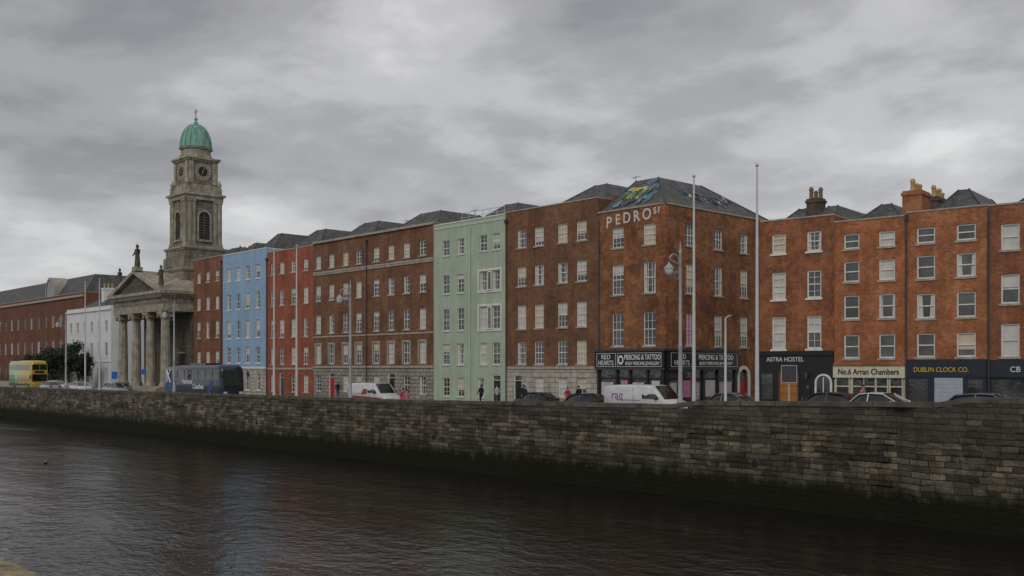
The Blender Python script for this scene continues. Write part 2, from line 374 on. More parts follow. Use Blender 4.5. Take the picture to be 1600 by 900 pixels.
def house(name,p0,ang,L,H,Dp,mat,cols,rows,w,gf=None,gmat=None,base=-.2,bars=(1,1),pb=.5,warm=.2,surround=None,sill='stone_trim',extra_ops=(),trim='stone_trim',cop='stone_trim',pipe=None,fw=.07):
    e=empty(name,(p0[0],p0[1],0),ang); mb=MB()
    ops=[]
    for c in cols:
        for r in rows: ops.append((c-w/2,c+w/2,r[0],r[1]))
    allops=ops+[tuple(o) for o in extra_ops]
    mf=(lambda z: gmat if (gmat and z<gf) else mat)
    facade(mb,L,base,H,allops,mf,bands=(gf,) if gf else ())
    shell(mb,L,Dp,base,H,mat,cop)
    wb=MB()
    for o in ops: window(wb,*o,bars=bars,pb=pb,warm=warm,surround=(surround[0] if surround and o[3]<surround[1] else None),sill=sill,fw=fw)
    if gf and gmat: mb.box(0.004,L-.004,-.09,.0,gf-.1,gf+.12,trim)
    if pipe is not None:
        mb.tube([(pipe,-.15,.1),(pipe,-.15,H-.9)],.055,'metal_dark',7); mb.box(pipe-.13,pipe+.13,-.26,-.01,H-.9,H-.6,'metal_dark')
    mb.build('walls',e); wb.build('windows',e)
    return e
def door(mb,a,b_,z0,z1,mat,fan=.45,fr='white_paint'):
    mb.face([(a,.16,z0),(b_,.16,z0),(b_,.16,z1),(a,.16,z1)],mat)
    mb.box(a,a+.08,.06,.155,z0,z1,fr); mb.box(b_-.08,b_,.06,.155,z0,z1,fr); mb.box(a+.08,b_-.08,.06,.155,z1-.08,z1,fr)
    mb.box(a+.08,b_-.08,.07,.155,z1-fan-.05,z1-fan,fr); mb.face([(a+.08,.15,z1-fan),(b_-.08,.15,z1-fan),(b_-.08,.15,z1-.08),(a+.08,.15,z1-.08)],'glass')
    for k in (0,1):
        xx=a+.08+(b_-a-.16)*(.12+.47*k); ww=(b_-a-.16)*.3
        for q in (0,1): mb.box(xx,xx+ww,.135,.158,z0+.25+q*.85,z0+.95+q*.75,mat)
YF=58.
e=house('brick_townhouse',(-122.9,YF),0,8.08,17.25,12,'brick_far',[1.5,4.05,6.6],[(.6,2.4),(3.5,5.4),(7.1,9.2),(10.7,12.3),(14.2,15.5)],1.0,pb=.6,pipe=7.9)
r=MB(); hip(r,.6,7.6,.8,11,16.8,18.9,3,5,4,8); chimney(r,.2,.9,6,8,17,19,'chimney_brick',3); r.build('roof',e)
e=house('blue_townhouse',(-114.8,YF),0,10.88,17.2,12,'blue_render',[1.6,4.0,6.3,8.8],[(.7,2.7),(3.9,5.8),(6.9,9.0),(10.4,12.3),(13.9,15.5)],1.0,gf=3.3,gmat='render_rusticated',pb=.3,trim='white_paint',sill='white_paint',cop='white_paint')
r=MB(); hip(r,.6,5.2,.8,11,16.7,18.8,2.6,3.2,3,9); hip(r,5.6,10.3,.8,11,16.7,19.5,7.6,8.4,3.4,9); aerial(r,5.3,4,17); r.build('roof',e)
e=house('red_townhouse',(-103.9,YF),0,10.08,16.6,12,'brick_orange_red',[1.4,3.4,5.9,8.5],[(3.7,5.6),(6.75,8.8),(10.4,12.2),(14.0,15.3)],1.0,gf=3.2,gmat='brick_orange_red',pb=.5,pipe=.15,extra_ops=[(.9,1.9,.6,2.5),(2.8,3.9,0,2.7),(5.4,6.4,.6,2.5),(8.0,9.0,.6,2.5)])
w=MB()
for a in (.9,5.4,8.0): window(w,a,a+1.,.6,2.5)
door(w,2.8,3.9,0,2.7,'teal_door'); w.build('ground_floor_joinery',e)
r=MB(); hip(r,.6,9.5,.8,11,16.1,19.2,4.5,6.2,4,8); chimney(r,9.2,9.95,6,8.2,16,18.6,'chimney_brick',3); r.build('roof',e)
colsD=[.95,3.55,6.2,8.6,11.7,14.2,16.7,19.2]
e=house('long_brick_terrace',(-93.8,YF),0,20.88,16.85,13,'brick_brown',colsD,[(3.75,5.8),(7.0,8.95),(10.5,12.15),(13.95,15.35)],1.0,gf=3.4,gmat='granite_rusticated',pb=.75,warm=.35,surround=('stone_trim',6.2),pipe=10.15,extra_ops=[(c-.5,c+.5,.8,2.5) for c in colsD if c not in (3.55,14.2)]+[(3.0,4.1,0,2.8),(13.65,14.75,0,2.8)])
w=MB()
for c in colsD:
    if c not in (3.55,14.2): window(w,c-.5,c+.5,.8,2.5,pb=.4)
door(w,3.0,4.1,0,2.8,'red_door'); door(w,13.65,14.75,0,2.8,'black_paint'); w.build('ground_floor_joinery',e)
t=MB(); t.box(.01,20.87,-.13,0,13.45,13.62,'stone_trim'); t.box(.01,20.87,-.08,0,13.25,13.45,'stone_trim'); t.box(.01,20.87,-.22,-.05,16.7,16.86,'stone_trim'); t.box(.01,20.87,-.05,0,6.55,6.7,'stone_trim')
t.build('string_courses',e)
r=MB(); hip(r,1,9.5,.9,12,16.3,19.0,4,6.5,4,9); hip(r,10.6,20,.9,12,16.3,18.9,14,17,4,9); aerial(r,10,5,16.8,2); r.build('roof',e)
e=house('green_townhouse',(-72.9,YF),0,9.88,16.5,12,'green_render',[1.8,3.9,7.0,8.7],[(3.6,5.5),(6.7,8.7),(10.1,11.8),(13.6,15.0)],.98,pb=.35,warm=.1,sill='pale_green_trim',cop='white_paint',pipe=None,extra_ops=[(1.3,2.3,.7,2.4),(3.4,4.4,.7,2.4),(6.2,7.1,.7,2.4),(8.15,9.25,0,2.7)])
w=MB()
for a,b_ in ((1.3,2.3),(3.4,4.4),(6.2,7.1)): window(w,a,b_,.7,2.4,sill='pale_green_trim')
door(w,8.15,9.25,0,2.7,'black_paint')
for (z0,z1) in ((6.7,8.7),(10.1,11.8)):
    w.box(6.28,9.42,-.06,-.003,z1+.02,z1+.2,'white_paint'); w.box(6.28,9.42,-.08,-.003,z0-.2,z0-.131,'white_paint')
    w.box(6.28,6.44,-.06,-.003,z0-.13,z1+.02,'white_paint'); w.box(9.26,9.42,-.06,-.003,z0-.13,z1+.02,'white_paint')
    w.box(7.6,8.1,-.05,-.003,z0+.0,z1,'white_paint'); w.box(7.68,8.02,-.055,-.05,z0+.1,z1-.1,'glass')
w.box(.1,9.8,-.05,-.003,16.1,16.25,'pale_green_trim')
w.tube([(5.3,-.12,.1),(5.3,-.12,15.9)],.045,'pale_green_trim',7)
w.build('ground_floor_joinery',e)
r=MB(); hip(r,3.2,9.6,.8,11,16.0,18.3,5.8,7.2,4,8)
for k in range(7): r.tube([(3.5+k*.95,.5,16.5),(3.5+k*.95,.5,17.35)],.025,'mast_grey',6)
r.tube([(3.5,.5,17.35),(9.2,.5,17.35)],.025,'mast_grey',6); r.tube([(3.5,.5,16.95),(9.2,.5,16.95)],.02,'mast_grey',6)
aerial(r,1.2,4,16.2,2.2); r.build('roof',e)
e=house('brown_brick_townhouse',(-63.,YF),0,10.68,16.6,12,'brick_brown2',[2,4.1,6.8,8.9],[(3.6,5.5),(6.6,8.6),(10.2,11.85),(13.45,15.0)],1.1,gf=3.3,gmat='render_rusticated',pb=.65,warm=.25,bars=(2,1),pipe=.2,extra_ops=[(1.0,2.0,0,2.7),(3.6,4.6,.9,2.5),(6.3,7.3,.9,2.5),(8.4,9.4,.9,2.5)])
w=MB()
for a in (3.6,6.3,8.4): window(w,a,a+1.,.9,2.5,pb=.6)
door(w,1.0,2.0,0,2.7,'black_paint'); w.build('ground_floor_joinery',e)
r=MB(); hip(r,3,10.5,.8,11.5,16.1,18.7,6.4,7.6,4.5,8.5); hip(r,.3,3.2,.8,11,16,17.3,1.4,2,4,8); aerial(r,10.3,5,16.6,2.4); r.build('roof',e)
# corner tattoo shop
e=empty('tattoo_shop_building',(-52.3,YF,0)); mb=MB(); wb=MB(); L=6.58; H=15.35
ops=[(c-.58,c+.58,a,b_) for c in (2.0,5.1) for a,b_ in ((4.95,7.45),(8.9,11.2),(12.5,14.05))]
facade(mb,L,-.2,H,ops,lambda z:'brick_corner',rev=.17)
for o in ops: window(wb,*o,bars=(2,1),pb=.55)
mb.fr=wb.fr=frame(L,0,math.pi/2)
ops2=[(c-.55,c+.55,a,b_) for c in (3.0,6.6,10.1) for a,b_ in ((4.95,7.45),(8.9,11.2),(12.5,14.05))]
ops2+= [(9.4,10.6,.3,3.2)]
facade(mb,14.,-.2,H,ops2,lambda z:'brick_corner',rev=.17)
for o in ops2[:-1]: window(wb,*o,bars=(2,1),pb=.45)
wb.face([(9.4,.16,.3),(10.6,.16,.3),(10.6,.16,2.3),(9.4,.16,2.3)],'red_door'); wb.arch(9.4,10.6,2.3,2.6,.15,'glass')
wb.archring(9.4,10.6,.3,2.6,.28,-.08,.05,'white_paint')
mb.box(0.004,14,-.07,.3,H+.001,H+.12,'stone_trim')
mb.fr=wb.fr=None
mb.face([(0,0,-.2),(0,14,-.2),(0,14,H),(0,0,H)],'brick_corner'); mb.face([(0,14,-.2),(L,14,-.2),(L,14,H),(0,14,H)],'brick_corner')
mb.box(0,L-.3,-.07,.3,H,H+.12,'stone_trim')
mb.box(.0,.45,1.5,9,H,H+1.6,'brick_corner')
for k in range(26):
    z=4.9+k*.4; w_=.5 if k%2 else .3
    mb.box(L-w_,L+.02,-.02,.0,z,z+.37,'brick_hostel'); mb.box(L,L+.02,0,.8-w_,z,z+.37,'brick_hostel')
mb.tube([(.15,-.12,4.7),(.15,-.12,H-.5)],.05,'metal_dark',7)
mb.build('walls',e); wb.build('windows',e)
r=MB(); hip(r,.1,L+.05,-.02,13.9,H+.06,18.15,1.2,3.4,3.2,8.6)
def roofpt(x,f,off):
    y=-.02+f*3.22; z=H+.06+f*(18.15-H-.06); return (x,y-off*.65,z+off*.75)
rnd=random.Random(11)
def blob(cx,cf,rx,rf,mat,off):
    pts=[]
    for k in range(14):
        a=2*math.pi*k/14; q=rnd.uniform(.45,1.2); f=min(.95,max(.05,cf+rf*q*math.sin(a)))
        x=cx+rx*q*math.cos(a); x=max(.35+f*1.15,min(6.4-f*3.1,x)); pts.append(roofpt(x,f,off))
    r.face(pts,mat)
off=.02
for i in range(34):
    blob(rnd.uniform(1.0,4.9),rnd.uniform(.12,.85),rnd.uniform(.25,.7),rnd.uniform(.06,.16),rnd.choice(['graffiti_blue','graffiti_teal','graffiti_blue','graffiti_teal','slate']),off); off+=.0022
for i in range(16):
    blob(rnd.uniform(1.7,4.1),.45+rnd.uniform(-.12,.2),rnd.uniform(.15,.5),rnd.uniform(.025,.075),'graffiti_yellow',off); off+=.0022
for k in range(7):
    x=1.7+k*.33; r.tube([roofpt(x,.3,off),roofpt(x+.12,.52,off),roofpt(x+.22,.34,off),roofpt(x+.32,.55,off)],.03,rnd.choice(['graffiti_yellow','graffiti_white','graffiti_teal']),5)
for k in range(16):
    y=3.6+k*.42; zc=.25+.3*rnd.random()
    def sp(yy,f):
        x=L+.05-f*(L+.05-3.4); return (x+.03,yy,H+.06+f*(18.15-H-.06)+.04)
    r.tube([sp(y,zc),sp(y+.2,zc+.2*rnd.random()),sp(y+.35,zc-.1*rnd.random()),sp(y+.5,zc+.12)],rnd.uniform(.025,.06),['graffiti_teal','graffiti_blue','graffiti_white','graffiti_blue'][k%4],5)
r.build('roof',e)
for i,(ch,sz,x,z,rl) in enumerate([('P',1.22,1.1,14.60,.05),('E',1.1,2.0,14.74,-.04),('D',1.15,2.9,14.78,.03),('R',1.15,3.85,14.80,-.05),('O',1.15,4.85,14.84,.04),('S',.66,5.62,15.02,-.05),('P',.68,6.05,15.02,.06)]):
    text('graffiti_letter_%d'%(i+1),ch,e,(x,-.012,z-.1),sz,'graffiti_white',ext=.004,bold=.022,roll=rl,sx=.92)
s_=MB()
for (fr_,LL,sections) in ((None,L,[(.25,1.9),(2.1,3.2),(3.4,4.9),(5.1,6.3)]),(frame(L,0,math.pi/2),8.9,[(.3,1.6),(1.8,3.2),(3.4,4.4),(4.6,6.3),(6.5,8.6)])):
    s_.fr=fr_
    s_.box(-.12 if fr_ is None else -.0,LL+(.12 if fr_ is None else 0),-.30,-.002,3.25,4.55,'black_paint')
    s_.box(-.05 if fr_ is None else -.0,LL+(.25 if fr_ is None else 0),-.42,-.002,4.55,4.72,'metal_dark')
    s_.box(-.05 if fr_ is None else 0,LL+(.2 if fr_ is None else 0),-.36,-.303,3.15,3.28,'metal_dark')
    s_.box(.0,LL,-.1,-.002,-.1,.75,'black_paint')
    prev=0
    for i,(a,b_) in enumerate(sections):
        s_.box(prev,a,-.16,-.002,.75,3.25,'black_paint')
        s_.face([(a,-.03,.75),(b_,-.03,.75),(b_,-.03,3.25),(a,-.03,3.25)],'glass')
        s_.box(a,b_,-.09,-.04,2.45,2.55,'black_paint')
        if i%2==0: s_.face([(a+.1,-.045,.9),(b_-.3,-.045,.9),(b_-.3,-.045,2.2),(a+.1,-.045,2.2)],'poster_pale')
        else: s_.face([(a+.25,-.045,1.1),(b_-.2,-.045,1.1),(b_-.2,-.045,2.35),(a+.25,-.045,2.35)],'poster_pink' if i==1 else 'blind')
        prev=b_
    s_.box(prev,LL,-.16,-.002,.75,3.25,'black_paint')
    for (a,b_) in (((.1,2.05),(2.2,6.45)) if fr_ is None else ((.3,3.0),(3.15,8.7))):
        for q in ((a,b_,3.38,3.41),(a,b_,4.40,4.43)): s_.box(q[0],q[1],-.312,-.301,q[2],q[3],'white_letter')
        s_.box(a,a+.03,-.312,-.301,3.41,4.40,'white_letter'); s_.box(b_-.03,b_,-.312,-.301,3.41,4.40,'white_letter')
s_.fr=None
s_.face([(2.55+.28*math.cos(2*math.pi*k/16),-.315,3.9+.36*math.sin(2*math.pi*k/16)) for k in range(16)],'white_letter')
s_.face([(2.55+.16*math.cos(2*math.pi*k/16),-.32,3.9+.2*math.sin(2*math.pi*k/16)) for k in range(16)],'black_paint')
s_.fr=frame(L,0,math.pi/2); s_.face([(2.55,.14,5.1),(3.4,.14,5.1),(3.4,.14,7.2),(2.55,.14,7.2)],'poster_pink'); s_.fr=None
s_.build('shopfront',e)
text('sign_red','RED',e,(1.05,-.31,4.12),.52,'white_letter'); text('sign_hearts','HEARTS',e,(1.05,-.31,3.66),.52,'white_letter',sx=.85)
text('sign_piercing','PIERCING & TATTOO',e,(4.65,-.31,4.08),.55,'white_letter',sx=.66,bold=.006); text('sign_body','BODY PIERCING JEWELLERY',e,(4.65,-.31,3.62),.36,'white_letter',sx=.72)
text('side_red','RED',e,(L+.31,1.6,4.12),.52,'white_letter',rz=math.pi/2); text('side_hearts','HEARTS',e,(L+.31,1.6,3.66),.52,'white_letter',rz=math.pi/2)
text('side_piercing','PIERCING & TATTOO',e,(L+.31,5.9,4.08),.55,'white_letter',rz=math.pi/2,sx=.85,bold=.006); text('side_body','BODY PIERCING JEWELLERY',e,(L+.31,5.9,3.62),.36,'white_letter',rz=math.pi/2,sx=.95)
e=empty('lane_building',(-52.3,YF+14.02,0)); mb=MB(); mb.box(0,6.5,0,16,-.2,11.5,'brick_brown'); hip(mb,0,6.5,0,16,11.5,13.5,2.5,4,4,12); mb.build('walls',e)

RA=math.atan2(1.8,14.2); dx,dy=math.cos(RA),math.sin(RA)
def rp(s): return (-37.7+dx*s,58+dy*s)
e=house('hostel_building',rp(0),RA,5.12,13.1,11,'brick_hostel',[1.36,3.8],[(4.55,6.7),(7.85,9.65),(10.9,12.2)],.98,gf=4.3,gmat='black_paint',pb=.35,sill='white_paint',bars=(1,1),trim='black_paint',fw=.1)
s_=MB()
s_.box(.0,5.12,-.12,-.002,-.1,4.28,'black_paint')
s_.arch(1.5,2.75,.3,2.75,-.13,'timber_door'); s_.archring(1.5,2.75,.3,2.75,.1,-.2,-.122,'metal_dark'); s_.box(2.1,2.14,-.15,-.131,.3,3.2,'metal_dark')
for k in range(5): s_.box(1.5,2.75,-.145,-.131,.6+k*.5,.62+k*.5,'metal_dark')
s_.box(4.05,4.95,-.15,-.121,.3,1.9,'glass'); s_.arch(4.05,4.95,1.9,2.35,-.16,'glass'); s_.archring(4.05,4.95,.3,2.35,.12,-.22,-.122,'white_paint'); s_.box(4.46,4.52,-.18,-.161,.3,2.7,'white_paint')
s_.box(.2,1.0,-.15,-.121,1.2,2.9,'glass'); s_.box(0.05,5.07,-.25,-.121,4.12,4.3,'black_paint')
s_.lathe(3.4,-.35,[(.09,2.6),(.12,2.9),(.05,3.0)],8,'metal_dark'); s_.build('shopfront',e)
text('sign_hostel','ASTRA HOSTEL',e,(1.85,-.13,3.85),.42,'white_letter',sx=.9)
r=MB(); hip(r,.2,3.0,1,10,12.6,14.3,1.3,1.7,3.5,8); hip(r,2.6,5.1,1,10,12.6,14.2,3.6,4.2,3,8); chimney(r,1.9,2.9,3.2,4.1,12.8,14.9,'chimney_dark',3,'clay_pot_dark','x')
r.build('roof',e)
e=house('arran_chambers_building',rp(5.14),RA,4.51,12.6,11,'brick_orange',[1.13,3.35],[(3.9,5.4),(6.4,7.9),(8.75,10.05),(10.85,11.8)],1.0,gf=3.5,gmat='cream_paint',base=.1,pb=.5,bars=(0,0),trim='brick_orange',fw=.09)
s_=MB(); s_.box(.0,4.5,-.12,-.002,.1,1.0,'navy_paint'); s_.box(0,4.5,-.2,-.002,2.68,3.42,'cream_paint'); s_.box(0,4.5,-.26,-.002,3.42,3.5,'brick_deep')
for a,b_ in ((.2,1.0),(1.25,1.95),(2.0,2.65),(2.75,3.4),(3.6,4.3)):
    s_.face([(a,-.05,1.0),(b_,-.05,1.0),(b_,-.05,2.65),(a,-.05,2.65)],'glass'); s_.box(a,b_,-.1,-.055,2.1,2.17,'cream_paint')
    s_.box(a-.07,a,-.13,-.003,1.0,2.68,'cream_paint'); s_.box(b_,b_+.05,-.13,-.003,1.0,2.68,'cream_paint')
s_.face([(.3,-.06,1.1),(.9,-.06,1.1),(.9,-.06,2.0),(.3,-.06,2.0)],'navy_paint')
s_.build('shopfront',e)
text('sign_chambers','No.6 Arran Chambers',e,(2.25,-.21,3.04),.5,'black_letter',sx=.84,bold=.008)
r=MB(); hip(r,.1,4.3,.9,10,12.1,13.95,2.0,2.6,3,8); r.build('roof',e)
e=house('clock_shop_building',rp(9.67),RA,4.62,12.75,11,'brick_orange2',[1.15,3.45],[(3.95,5.4),(6.3,7.8),(8.7,10.1),(10.85,11.8)],1.08,gf=3.7,gmat='navy_paint',base=.1,pb=.5,bars=(0,0),trim='navy_paint',fw=.09)
s_=MB(); s_.box(0,4.6,-.14,-.002,2.75,3.6,'navy_paint'); s_.box(0,4.6,-.1,-.002,.1,2.74,'navy_paint'); s_.box(.15,1.3,-.13,-.101,.9,2.6,'glass'); s_.box(3.6,4.4,-.13,-.101,.9,2.6,'glass')
for k in range(20): s_.box(1.7,3.3,-.16-(k%2)*.012,-.101,.3+k*.12,.3+(k+1)*.12,'shutter_grey')
s_.tube([(.03,-.15,.4),(.03,-.15,12.6)],.055,'metal_dark',8)
s_.box(-.05,.11,-.25,-.02,12.3,12.65,'metal_dark'); s_.build('shopfront',e)
text('sign_clock','DUBLIN CLOCK CO.',e,(2.05,-.15,3.18),.40,'yellow_letter',sx=.86)
r=MB(); chimney(r,-.65,.5,1.2,3.0,12.2,14.35,'chimney_brick',4); chimney(r,-.4,.3,5.2,7.6,12.2,14.5,'chimney_dark',4); hip(r,.5,4.5,.9,10,12.2,14.35,2.2,2.8,3,8)
r.build('roof',e)
e=house('deep_red_townhouse',rp(14.31),RA,6.0,12.7,11,'brick_deep',[1.2,3.2,5.0],[(3.95,5.85),(7.0,8.7),(10.1,11.6)],1.0,gf=3.65,gmat='navy_paint',base=.1,pb=.75,bars=(0,0),trim='navy_paint',fw=.09)
s_=MB(); s_.box(0,6,-.14,-.002,2.75,3.6,'navy_paint'); s_.box(.2,2.2,-.05,-.003,.9,2.6,'glass'); s_.box(2.6,5.6,-.05,-.003,.9,2.6,'glass'); s_.tube([(.1,-.18,.4),(.1,-.18,12.5)],.05,'metal_dark',8); s_.build('shopfront',e)
text('sign_cb','CB',e,(1.5,-.15,3.2),.45,'white_letter')
r=MB(); hip(r,.2,5.8,.9,10,12.1,14.2,2.5,3.5,3,8); r.build('roof',e)
e=house('brick_townhouse',rp(20.33),RA,12,13,11,'brick_brown',[1.5,4,6.5,9,11],[(.9,2.7),(4,5.9),(7.1,8.8),(10.3,11.7)],1.0,base=.1)
r=MB(); hip(r,.2,11.8,.9,10,12.5,14.5,4,8,3,8); r.build('roof',e)

# ------------------------------------------------------------------ church
C=empty('church',(-131.3,54,0)); mb=MB()
W=8.15
CS='church_stone'; CT='church_trim'; CD='church_stone_dark'
mb.box(-W-.4,W+.3,-.6,8,-.1,.9,CT)
for k in range(5): mb.box(-W-.4,W+.3,-.6-.35*(5-k),-.6-.35*(4-k)-.001,-.1,.9-.17*(5-k)+.0,CT)
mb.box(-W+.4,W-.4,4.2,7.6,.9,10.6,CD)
mb.arch(-.95,.95,.9,4.6,4.17,'shade_and_dial_black')
mb.archring(-.95,.95,.9,4.6,.25,4.05,4.195,CT)
for cx in (-4.6,4.6): mb.box(cx-.7,cx+.7,4.12,4.19,2.2,5.2,'shade_and_dial_black'); mb.box(cx-.95,cx+.95,4.0,4.19,5.2,5.45,CT)
mb.box(-W,W,0,7.7,10.6,11.5,CT); mb.box(-W+.08,W-.08,.08,7.6,11.5,12.6,CS); mb.box(-W-.35,W+.35,-.35,7.9,12.6,12.85,CT); mb.box(-W-.6,W+.6,-.6,7.95,12.85,13.25,CT)
zp=13.25; za=16.3
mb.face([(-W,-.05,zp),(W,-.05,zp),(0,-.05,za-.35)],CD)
for sx in (-1,1):
    A=[(sx*(W+.6),zp),(0,za),(0,za-.45),(sx*(W-1.0),zp)]
    mb.face([(x,-.6,z) for x,z in A],CT)
    mb.face([(A[0][0],-.6,A[0][1]),(A[1][0],-.6,A[1][1]),(A[1][0],8,A[1][1]),(A[0][0],8,A[0][1])],CT)
    mb.face([(A[3][0],-.6,A[3][1]),(A[2][0],-.6,A[2][1]),(A[2][0],0,A[2][1]),(A[3][0],0,A[3][1])],CT)
mb.face([(-W,7.95,zp),(W,7.95,zp),(0,7.95,za-.05)],CS)
for k in range(33): mb.box(-W+.1+k*.5,-W+.35+k*.5,-.28,0,12.4,12.59,CT)
for k in range(15): mb.box(W,W+.25,.3+k*.5,.55+k*.5,12.4,12.59,CT)
mb.box(-W+.2,W-.1,7.7,34,-.1,14.6,CD); mb.box(-W,W+.1,7.75,34.2,14.6,15.0,CT)
hip(mb,-W,W,8,34,15.0,17.6,-1,1,14,28)
for yy in (4.4,6.9): mb.box(W-.4,W+.1,yy,yy+.9,.9,10.6,CT)
mb.build('body',C)
cb=MB()
def column(x,y):
    prof=[(.82,.9),(.82,1.1),(.78,1.12),(.78,1.3),(.68,1.36),(.66,1.42)]
    for k in range(9):
        f=k/8; prof.append((.64-.10*f**1.6,1.45+f*8.1))
    prof+= [(.58,9.58),(.56,9.66),(.60,9.7),(.72,9.95)]
    n=24; rows=[]
    for i,(r_,z) in enumerate(prof):
        fl=.035 if 6<=i<=14 else 0
        rows.append([(x+(r_-(fl if k%2 else 0))*math.cos(2*math.pi*k/n),y+(r_-(fl if k%2 else 0))*math.sin(2*math.pi*k/n),z) for k in range(n)])
    cb.grid(rows,CT,True,False); cb.box(x-.85,x+.85,y-.85,y+.85,10.25,10.598,CT); cb.lathe(x,y,[(.62,9.9),(.8,10.1),(.8,10.25)],20,CT)
    for sx in (-1,1): cb.tube([(x+sx*.68,y-.78,10.05),(x+sx*.68,y+.78,10.05)],.24,CT,12)
for cx in (-6.9,-2.35,2.35,6.9): column(cx,.9)
cb.build('columns',C)
tw=MB(); ty=8.3
def stage(w,z0,z1,mat=CS): tw.box(-w/2,w/2,ty-w/2,ty+w/2,z0,z1,mat)
def cornice(w,z,h=.35,p=.35):
    tw.box(-w/2-p*.5,w/2+p*.5,ty-w/2-p*.5,ty+w/2+p*.5,z,z+h*.5,CT); tw.box(-w/2-p,w/2+p,ty-w/2-p,ty+w/2+p,z+h*.5,z+h,CT)
stage(6.9,12,16.4); cornice(6.9,16.4,.4,.3)
stage(6.5,16.8,18.4); stage(6.0,18.4,19.4); cornice(6.0,19.4,.35,.25)
stage(5.0,19.75,26.6); cornice(5.0,26.6,.6,.5)
for rot in range(4):
    tw.fr=Matrix.Translation((0,ty,0))@Matrix.Rotation(rot*math.pi/2,4,'Z')
    f=-2.5
    for sx in (-1,1):
        for q in (1.55,2.12):
            a=sx*q; tw.box(a-.22,a+.22,f-.22,f-.002,20.4,26.0,CT); tw.box(a-.3,a+.3,f-.3,f-.002,26.0,26.3,CT); tw.box(a-.3,a+.3,f-.3,f-.002,20.0,20.4,CT)
    tw.box(-2.55,2.55,f-.32,f-.003,26.3,26.598,CT); tw.box(-2.6,2.6,f-.36,f-.003,19.76,20.0,CT)
    tw.arch(-.8,.8,20.9,23.9,f-.012,'shade_and_dial_black'); tw.archring(-.8,.8,20.9,23.9,.25,f-.16,f-.002,CT)  # no recess: flat arch painted dark as the shade inside the belfry opening
    for k in range(9): tw.box(-.78,.78,f-.08,f-.014,21.0+k*.36,21.1+k*.36,CD)
    tw.box(-.06,.06,f-.12,f-.081,20.9,24.6,CD); tw.box(-1.1,1.1,f-.25,f-.003,20.6,20.88,CT)
    tw.box(-2.3,2.3,-2.35,-2.25,27.2,28.0,CT)
    f=-2.1
    for sx in (-1,1): tw.box(sx*1.7-.3,sx*1.7+.3,f-.16,f-.002,28.6,31.6,CT)
    cz=30.3
    ring=lambda R_,t,m_,n=28: tw.face([(R_*math.cos(2*math.pi*k/n),t,cz+R_*math.sin(2*math.pi*k/n)) for k in range(n)],m_)
    ring(1.22,f-.03,CT); ring(1.02,f-.05,'clock_face'); ring(.66,f-.06,'shade_and_dial_black')
    for k in range(12):
        a=math.pi*k/6; x,z=math.sin(a),math.cos(a); px,pz=z,-x
        tw.face([(x*.70+px*.035,f-.07,cz+z*.70+pz*.035),(x*.70-px*.035,f-.07,cz+z*.70-pz*.035),(x*.96-px*.035,f-.07,cz+z*.96-pz*.035),(x*.96+px*.035,f-.07,cz+z*.96+pz*.035)],'shade_and_dial_black')
    for a,l_ in ((math.radians(20),.85),(math.radians(200),.55)):
        x,z=math.sin(a),math.cos(a); px,pz=z,-x
        tw.face([(px*.05,f-.08,cz+pz*.05),(-px*.05,f-.08,cz-pz*.05),(x*l_,f-.08,cz+z*l_)],'yellow_letter')
    tw.box(2.05,2.6,-2.6,-2.05,27.2,28.2,CT)
    tw.lathe(2.33,-2.33,[(.12,28.2),(.3,28.5),(.32,28.8),(.12,29.05),(.05,29.3)],10,CT)
tw.fr=None
stage(4.4,27.2,28.5,CT); stage(4.2,28.5,31.7); cornice(4.2,31.7,.5,.4)
tw.lathe(0,ty,[(2.25,32.2),(2.25,32.7),(2.0,32.75),(1.98,33.5),(2.25,33.55),(2.3,33.75),(2.15,33.8)],8,CT,smooth=False,rot=math.pi/8)
tw.build('tower',C)
d=MB(); prof=[(2.22,33.8)]+[(2.12*math.cos(a)**.85,33.85+3.3*math.sin(a)) for a in [k*1.45/12 for k in range(13)]]+[(.22,37.2),(.3,37.3),(.3,37.5),(.12,37.6)]
d.lathe(0,ty,prof,32,'verdigris_copper')
for k in range(16):
    a=2*math.pi*k/16; d.tube([((r_+.02)*math.cos(a),ty+(r_+.02)*math.sin(a),z) for r_,z in prof[1:14]],.045,'verdigris_copper',5)
d.ellipsoid((0,ty,37.9),(.25,.25,.25),'verdigris_copper'); d.tube([(0,ty,38),(0,ty,39.3)],.06,'metal_dark',6); d.tube([(-.35,ty,38.9),(.35,ty,38.9)],.055,'metal_dark',6)
d.build('dome',C)
def statue(mb,x,y,z,h):
    s=h/3.0
    mb.box(x-.45*s,x+.45*s,y-.45*s,y+.45*s,z,z+.5*s,CT)
    mb.lathe(x,y,[(.42*s,z+.5*s),(.40*s,z+.9*s),(.33*s,z+1.5*s),(.30*s,z+1.9*s),(.40*s,z+2.3*s),(.36*s,z+2.5*s),(.14*s,z+2.6*s),(.12*s,z+2.68*s)],12,CD,sq=.75)
    mb.ellipsoid((x,y,z+2.85*s),(.17*s,.19*s,.22*s),CD,10,7)
    mb.tube([(x-.36*s,y,z+2.42*s),(x-.55*s,y-.15*s,z+2.0*s),(x-.3*s,y-.4*s,z+1.8*s)],.1*s,CD,7,.07*s)
    mb.tube([(x+.36*s,y,z+2.42*s),(x+.6*s,y-.1*s,z+2.1*s),(x+.62*s,y-.3*s,z+2.6*s)],.1*s,CD,7,.06*s)
    mb.tube([(x+.62*s,y-.35*s,z+.6*s),(x+.62*s,y-.3*s,z+3.1*s)],.035*s,CD,6)
st=MB(); statue(st,.4,-.1,16.15,3.5); statue(st,-W+2.6,-.1,14.0,2.9); statue(st,W-.3,-.1,13.35,3.0); st.build('statues',C)

